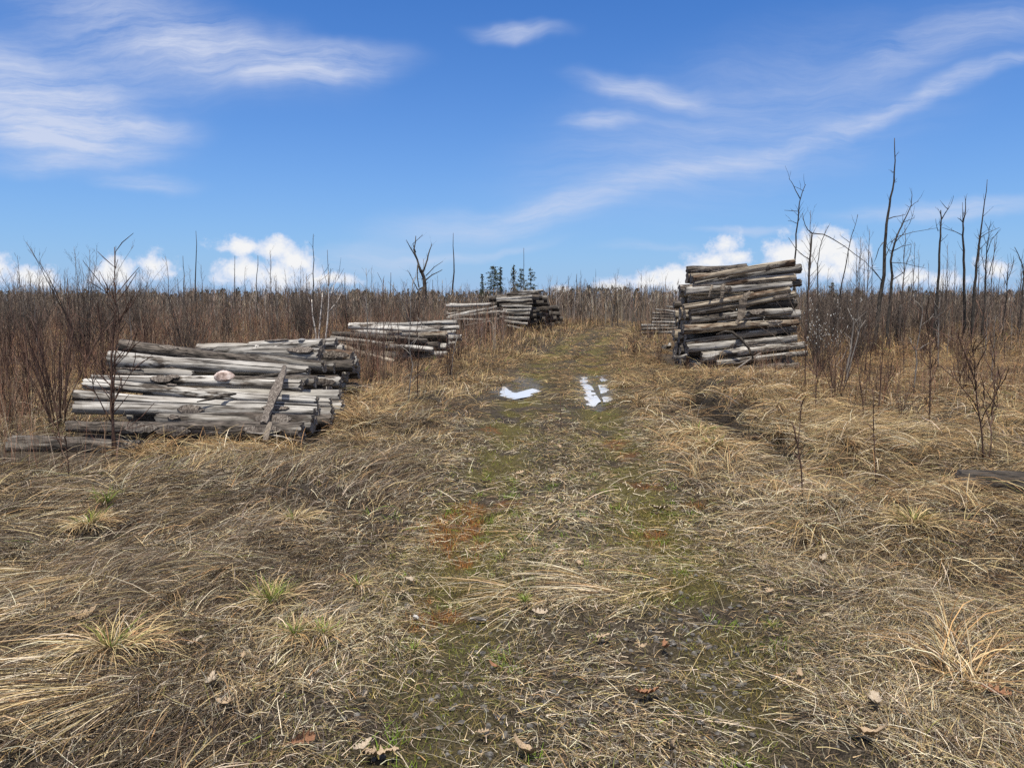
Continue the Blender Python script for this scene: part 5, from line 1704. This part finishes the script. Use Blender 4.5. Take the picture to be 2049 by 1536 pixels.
# small twigs along the track edges
S = Strips()
x, y = region(3800, 14, 42, 700, 1480, 1.35)
stems(S, x, y, rng.uniform(.15, .55, len(x)), rng.uniform(.005, .010, len(x)), spick(len(x), {'red': 1.0, 'rb': 1.5, 'gb': .8, 'tan': 1.4, 'dk': .3}))
x, y = region(2200, 42, 62, 850, 1500, .0)
k = y > 47
x, y = x[k], y[k]
stems(S, x, y, rng.uniform(.6, 1.6, len(x)), rng.uniform(.012, .02, len(x)), spick(len(x), {'rb': 1.5, 'gb': 1.3, 'tan': 1.0}))
tag(S.build('undergrowth', M['stem']), 'low brown twigs along both edges of the track', 'brush', kind='stuff')

S = Strips()
for n, d0, d1 in ((9000, 50, 90), (15000, 88, 190)):
    x, y = region(n, d0, d1, -350, 2400, -5)
    m = len(x)
    px = x / y * FPX + CX
    bump = np.exp(-((px - 1210) / 130) ** 2) * 8
    H = 1.75 + (15 + bump + rng.normal(0, 6.5, m) + 10 * (fbm(px, px * 0, 60, 91, 2) - .5)) * y / FPX
    H = np.maximum(H, 1.2)
    H = np.where(rng.random(m) < .08, H * rng.uniform(1.1, 1.5, m), H) * np.where(rng.random(m) < .5, rng.uniform(.55, 1, m), 1)
    right = px > 1400
    col = spick(m, {'gb': 1.7, 'gr': .7, 'rb': 1.1, 'tan': .15, 'pur': np.where(right, 1.6, .3), 'dk': .7})
    stems(S, x, y, H, .03 + .00045 * y * rng.uniform(.6, 1.5, m), col, tw=5, lean=.085)
tag(S.build('far_woods', M['stem']), 'mass of thin grey-brown bare trees along the horizon', 'woods', kind='stuff')

# dark evergreens and crowns closing the horizon
def far_crowns():
    V, F, C = [], [], []
    n = 900
    d = rng.uniform(190, 300, n)
    px = rng.uniform(-350, 2400, n)
    x = d * (px - CX) / FPX
    top = 1.75 + (13 + 9 * np.exp(-((px - 1215) / 120) ** 2) + rng.normal(0, 3.5, n) + 14 * (fbm(px, px * 0, 45, 95, 2) - .5)) * d / FPX
    vs, cs = [], []
    for i in range(n):
        m = 110
        z = rng.random(m) ** .7 * top[i]
        w = (1.05 - z / top[i]) ** .6 * rng.uniform(.8, 2.2)
        a = rng.uniform(0, 6.28, m)
        r = w * np.sqrt(rng.random(m))
        c = np.stack([x[i] + r * np.cos(a), d[i] + r * np.sin(a), z], 1)
        s = rng.uniform(.15, .42, (m, 1))
        u = rng.normal(0, 1, (m, 3)); u /= np.linalg.norm(u, axis=1)[:, None]
        v = rng.normal(0, 1, (m, 3)); v /= np.linalg.norm(v, axis=1)[:, None]
        q = np.stack([c - u * s, c + v * s * .6, c + u * s, c - v * s * .6], 1).reshape(-1, 3)
        vs.append(q)
        ev = rng.random() < .4
        base = np.array([.04, .046, .028]) if ev else np.array([.12, .10, .08])
        cs.append(np.repeat(base * rng.uniform(.6, 1.4, (m, 1)), 4, axis=0))
    V = np.concatenate(vs)
    C = np.concatenate(cs)
    Fc = np.arange(len(V)).reshape(-1, 4)
    o = link_mesh('far_treeline', np_mesh('far_treeline', V, Fc, C), M['stem'])
    tag(o, 'dark line of distant mixed woods closing the horizon', 'woods', kind='stuff')


far_crowns()

# ------------------------------------------------------------------ sun and sky
SUN_EL, SUN_AZ = math.radians(75), math.radians(188)     # azimuth from +Y, positive to the right
sd = bpy.data.lights.new('sun', 'SUN')
sun = bpy.data.objects.new('sun', sd)
COL.objects.link(sun)
sd.energy = 4.7
sd.angle = math.radians(0.6)
sd.color = (1.0, 0.935, 0.82)
to_sun = Vector((math.cos(SUN_EL) * math.sin(SUN_AZ), math.cos(SUN_EL) * math.cos(SUN_AZ), math.sin(SUN_EL)))
sun.rotation_euler = to_sun.to_track_quat('Z', 'Y').to_euler()
sun.location = (0, 0, 30)

w = bpy.data.worlds.new('World')
sc.world = w
w.use_nodes = True
nt = w.node_tree
nt.nodes.clear()
out = N(nt, 'ShaderNodeOutputWorld')
sky = N(nt, 'ShaderNodeTexSky', sky_type='NISHITA', sun_disc=False, sun_elevation=SUN_EL, sun_rotation=SUN_AZ, altitude=200.0, air_density=1.0, dust_density=0.0, ozone_density=3.0)
SKY_S = 0.085
bg = N(nt, 'ShaderNodeBackground', inp={1: SKY_S})
hs = N(nt, 'ShaderNodeHueSaturation', inp={'Saturation': 1.25, 'Value': 1.0})
nt.links.new(sky.outputs[0], hs.inputs['Color'])
tint = mixc(nt, 1.0, hs.outputs[0], (0.29, 0.77, 1.22), 'MULTIPLY')
nt.links.new(tint, bg.inputs[0])
tc = N(nt, 'ShaderNodeTexCoord')
sx = N(nt, 'ShaderNodeSeparateXYZ')
nt.links.new(tc.outputs['Generated'], sx.inputs[0])


def mth(op, a, b=None, c=None, clamp=False):
    n = N(nt, 'ShaderNodeMath', operation=op, use_clamp=clamp)
    for i, v in enumerate((a, b, c)):
        if v is None: continue
        if isinstance(v, (int, float)): n.inputs[i].default_value = v
        else: nt.links.new(v, n.inputs[i])
    return n.outputs[0]


ysafe = mth('MAXIMUM', sx.outputs[1], 0.05)
frm = N(nt, 'ShaderNodeMapRange', interpolation_type='SMOOTHSTEP', inp={1: .06, 2: .40, 3: 0.0, 4: 1.0})
nt.links.new(sx.outputs[1], frm.inputs[0])
front = frm.outputs[0]
u = mth('DIVIDE', sx.outputs[0], ysafe)
v = mth('DIVIDE', sx.outputs[2], ysafe)
uv = N(nt, 'ShaderNodeCombineXYZ')
nt.links.new(u, uv.inputs[0])
nt.links.new(v, uv.inputs[1])
UV = uv.outputs[0]


def wnoise(vec, scale, detail, rough=.55, ms=(1, 1, 1), rot=0.0, color=False, dist=0.0):
    mp = N(nt, 'ShaderNodeMapping', inp={'Scale': ms, 'Rotation': (0, 0, rot)})
    nt.links.new(vec, mp.inputs[0])
    n = N(nt, 'ShaderNodeTexNoise', inp={'Scale': scale, 'Detail': detail, 'Roughness': rough, 'Distortion': dist})
    nt.links.new(mp.outputs[0], n.inputs['Vector'])
    return n.outputs['Color' if color else 'Fac']


def warp(amount, scale, detail):
    c = wnoise(UV, scale, detail, color=True)
    s = N(nt, 'ShaderNodeVectorMath', operation='SUBTRACT', inp={1: (.5, .5, .5)})
    nt.links.new(c, s.inputs[0])
    m = N(nt, 'ShaderNodeVectorMath', operation='MULTIPLY_ADD', inp={1: (amount, amount * .7, 0)})
    nt.links.new(s.outputs[0], m.inputs[0])
    nt.links.new(UV, m.inputs[2])
    f = N(nt, 'ShaderNodeVectorMath', operation='MULTIPLY', inp={1: (1, 1, 0)})
    nt.links.new(m.outputs[0], f.inputs[0])
    return f.outputs[0]


def ellipse(vec, cx, cy, rx, ry, rot):
    d = pdir(cx, cy)
    U0, V0 = d[0] / d[1], d[2] / d[1]
    k = 1.0 / (FPX * d[1])
    mp = N(nt, 'ShaderNodeMapping', vector_type='TEXTURE', inp={'Location': (U0, V0, 0), 'Rotation': (0, 0, math.radians(-rot)), 'Scale': (rx * k, ry * k / d[1], 1)})
    nt.links.new(vec, mp.inputs[0])
    return mp.outputs[0]


def soft(vec, amp, lo=1.0):
    l = N(nt, 'ShaderNodeVectorMath', operation='LENGTH')
    nt.links.new(vec, l.inputs[0])
    mr = N(nt, 'ShaderNodeMapRange', interpolation_type='SMOOTHERSTEP', inp={1: lo, 2: 0.0, 3: 0.0, 4: amp})
    nt.links.new(l.outputs['Value'], mr.inputs[0])
    return mr.outputs[0]


def lin(vec):
    l = N(nt, 'ShaderNodeVectorMath', operation='LENGTH')
    nt.links.new(vec, l.inputs[0])
    return mth('SUBTRACT', 1.0, l.outputs['Value'])


W1 = warp(.22, 2.2, 5)
CIR = [(60, 185, 470, 190, 10, .85), (330, 70, 470, 130, 18, .55), (660, 140, 230, 62, -8, .62), (500, 115, 320, 80, 13, .42), (120, 262, 300, 45, 2, .55), (330, 240, 190, 40, 4, .35), (320, 355, 180, 36, 2, .38),
       (1030, 60, 160, 34, 3, .55), (1275, 165, 200, 42, 6, .48), (1195, 235, 120, 30, -4, .45), (980, 432, 330, 60, -6, .46), (1250, 365, 380, 56, -14, .27), (1600, 262, 480, 36, -16, .30), (1930, 165, 320, 30, -18, .45),
       (1480, 240, 760, 230, -16, .28), (1950, 75, 360, 70, -14, .35), (1900, 412, 380, 38, -3, .6), (760, 505, 220, 45, -4, .45), (940, 490, 220, 16, -5, .4), (1480, 458, 170, 16, -4, .45), (1290, 508, 180, 18, 2, .3), (150, 315, 330, 40, -6, .35)]
acc = None
for c in CIR:
    e = soft(ellipse(W1, *c[:5]), c[5])
    acc = e if acc is None else mth('ADD', acc, e)
fa = wnoise(W1, 3.6, 12, .70, (1.0, 8.0, 1), .20)
fb = wnoise(W1, 3.6, 12, .70, (1.0, 8.0, 1), -.27)
sel = N(nt, 'ShaderNodeMapRange', interpolation_type='SMOOTHSTEP', inp={1: -.25, 2: .05, 3: 0.0, 4: 1.0})
nt.links.new(u, sel.inputs[0])
fm = N(nt, 'ShaderNodeMix', data_type='FLOAT')
nt.links.new(sel.outputs[0], fm.inputs[0])
nt.links.new(fa, fm.inputs[2])
nt.links.new(fb, fm.inputs[3])
fib = mth('MAXIMUM', mth('MULTIPLY_ADD', fm.outputs[0], 3.0, -.75), 0.0)
cir = mth('MULTIPLY', mth('MULTIPLY', acc, fib), front)
cir = mth('MINIMUM', mth('MULTIPLY', cir, 1.05), .85)
# unseen thin cloud, added behind and beside the camera to neutralise blue fill light
rear_fill = wnoise(tc.outputs['Generated'], 2.6, 6, .6, (1, 1, 2.2))
rear_fill = mth('MULTIPLY', mth('MULTIPLY_ADD', rear_fill, 1.9, -.25, True), mth('SUBTRACT', 1.0, front))
cir = mth('MAXIMUM', cir, rear_fill)
hz = mth('MULTIPLY', mth('POWER', 2.718, mth('MULTIPLY', mth('ABSOLUTE', sx.outputs[2]), -5.8)), .95)

W2 = warp(.045, 16.0, 6)
CUM = [(470, 492, 62, 24), (548, 497, 58, 34), (597, 524, 50, 32), (490, 540, 70, 36), (560, 548, 110, 40), (0, 535, 40, 40), (60, 556, 70, 28), (245, 548, 80, 40), (303, 532, 45, 34), (1640, 492, 80, 56), (1590, 512, 75, 42), (1692, 512, 55, 36),
       (1640, 540, 140, 42), (1452, 494, 46, 34), (1478, 516, 60, 26), (1425, 530, 65, 28), (1352, 550, 90, 26), (1300, 560, 75, 24), (1222, 574, 45, 20), (1400, 568, 130, 34), (1992, 536, 50, 30), (1885, 562, 80, 26), (1840, 558, 60, 22), (1122, 580, 36, 16), (665, 560, 60, 14)]
acc2 = None
for c in CUM:
    e = lin(ellipse(W2, c[0], c[1], c[2] * 1.25, c[3] * 1.15, 0))
    acc2 = e if acc2 is None else mth('MAXIMUM', acc2, e)
pn = wnoise(UV, 24.0, 7, .65)
dens = mth('ADD', acc2, mth('MULTIPLY', mth('SUBTRACT', pn, .5), 2.3))
mr = N(nt, 'ShaderNodeMapRange', interpolation_type='SMOOTHSTEP', inp={1: .12, 2: .58, 3: 0.0, 4: .95})
nt.links.new(dens, mr.inputs[0])
cum = mth('MULTIPLY', mth('MULTIPLY', mr.outputs[0], front), mth('GREATER_THAN', acc2, -.3))

bgc = N(nt, 'ShaderNodeBackground', inp={0: (.63, .685, .84, 1), 1: .78})
bgh = N(nt, 'ShaderNodeBackground', inp={0: (.36, .50, .77, 1), 1: .78})
bgw = N(nt, 'ShaderNodeBackground', inp={0: (.97, .98, 1.0, 1), 1: .72})
m1 = N(nt, 'ShaderNodeMixShader')
m2 = N(nt, 'ShaderNodeMixShader')
m0 = N(nt, 'ShaderNodeMixShader')
nt.links.new(hz, m0.inputs[0])
nt.links.new(bg.outputs[0], m0.inputs[1])
nt.links.new(bgh.outputs[0], m0.inputs[2])
nt.links.new(cir, m1.inputs[0])
nt.links.new(m0.outputs[0], m1.inputs[1])
nt.links.new(bgc.outputs[0], m1.inputs[2])
nt.links.new(cum, m2.inputs[0])
nt.links.new(m1.outputs[0], m2.inputs[1])
wm = N(nt, 'ShaderNodeMapRange', interpolation_type='SMOOTHSTEP', inp={1: .35, 2: .95, 3: 0.0, 4: 1.0})
nt.links.new(dens, wm.inputs[0])
nt.links.new(mixc(nt, wm.outputs[0], (.66, .76, .95), (.99, .985, .98)), bgw.inputs[0])
nt.links.new(bgw.outputs[0], m2.inputs[2])
nt.links.new(m2.outputs[0], out.inputs[0])

vs_ = sc.view_settings
sc.display_settings.display_device = 'sRGB'
vs_.view_transform = 'Standard'
vs_.look = 'None'
vs_.exposure = 0.4
vs_.gamma = 1.0
vs_.use_curve_mapping = False
sc.cycles.max_bounces = 6
sc.cycles.sample_clamp_indirect = 4.0
sc.cycles.caustics_reflective = False
sc.cycles.caustics_refractive = False
sc.cycles.use_denoising = False
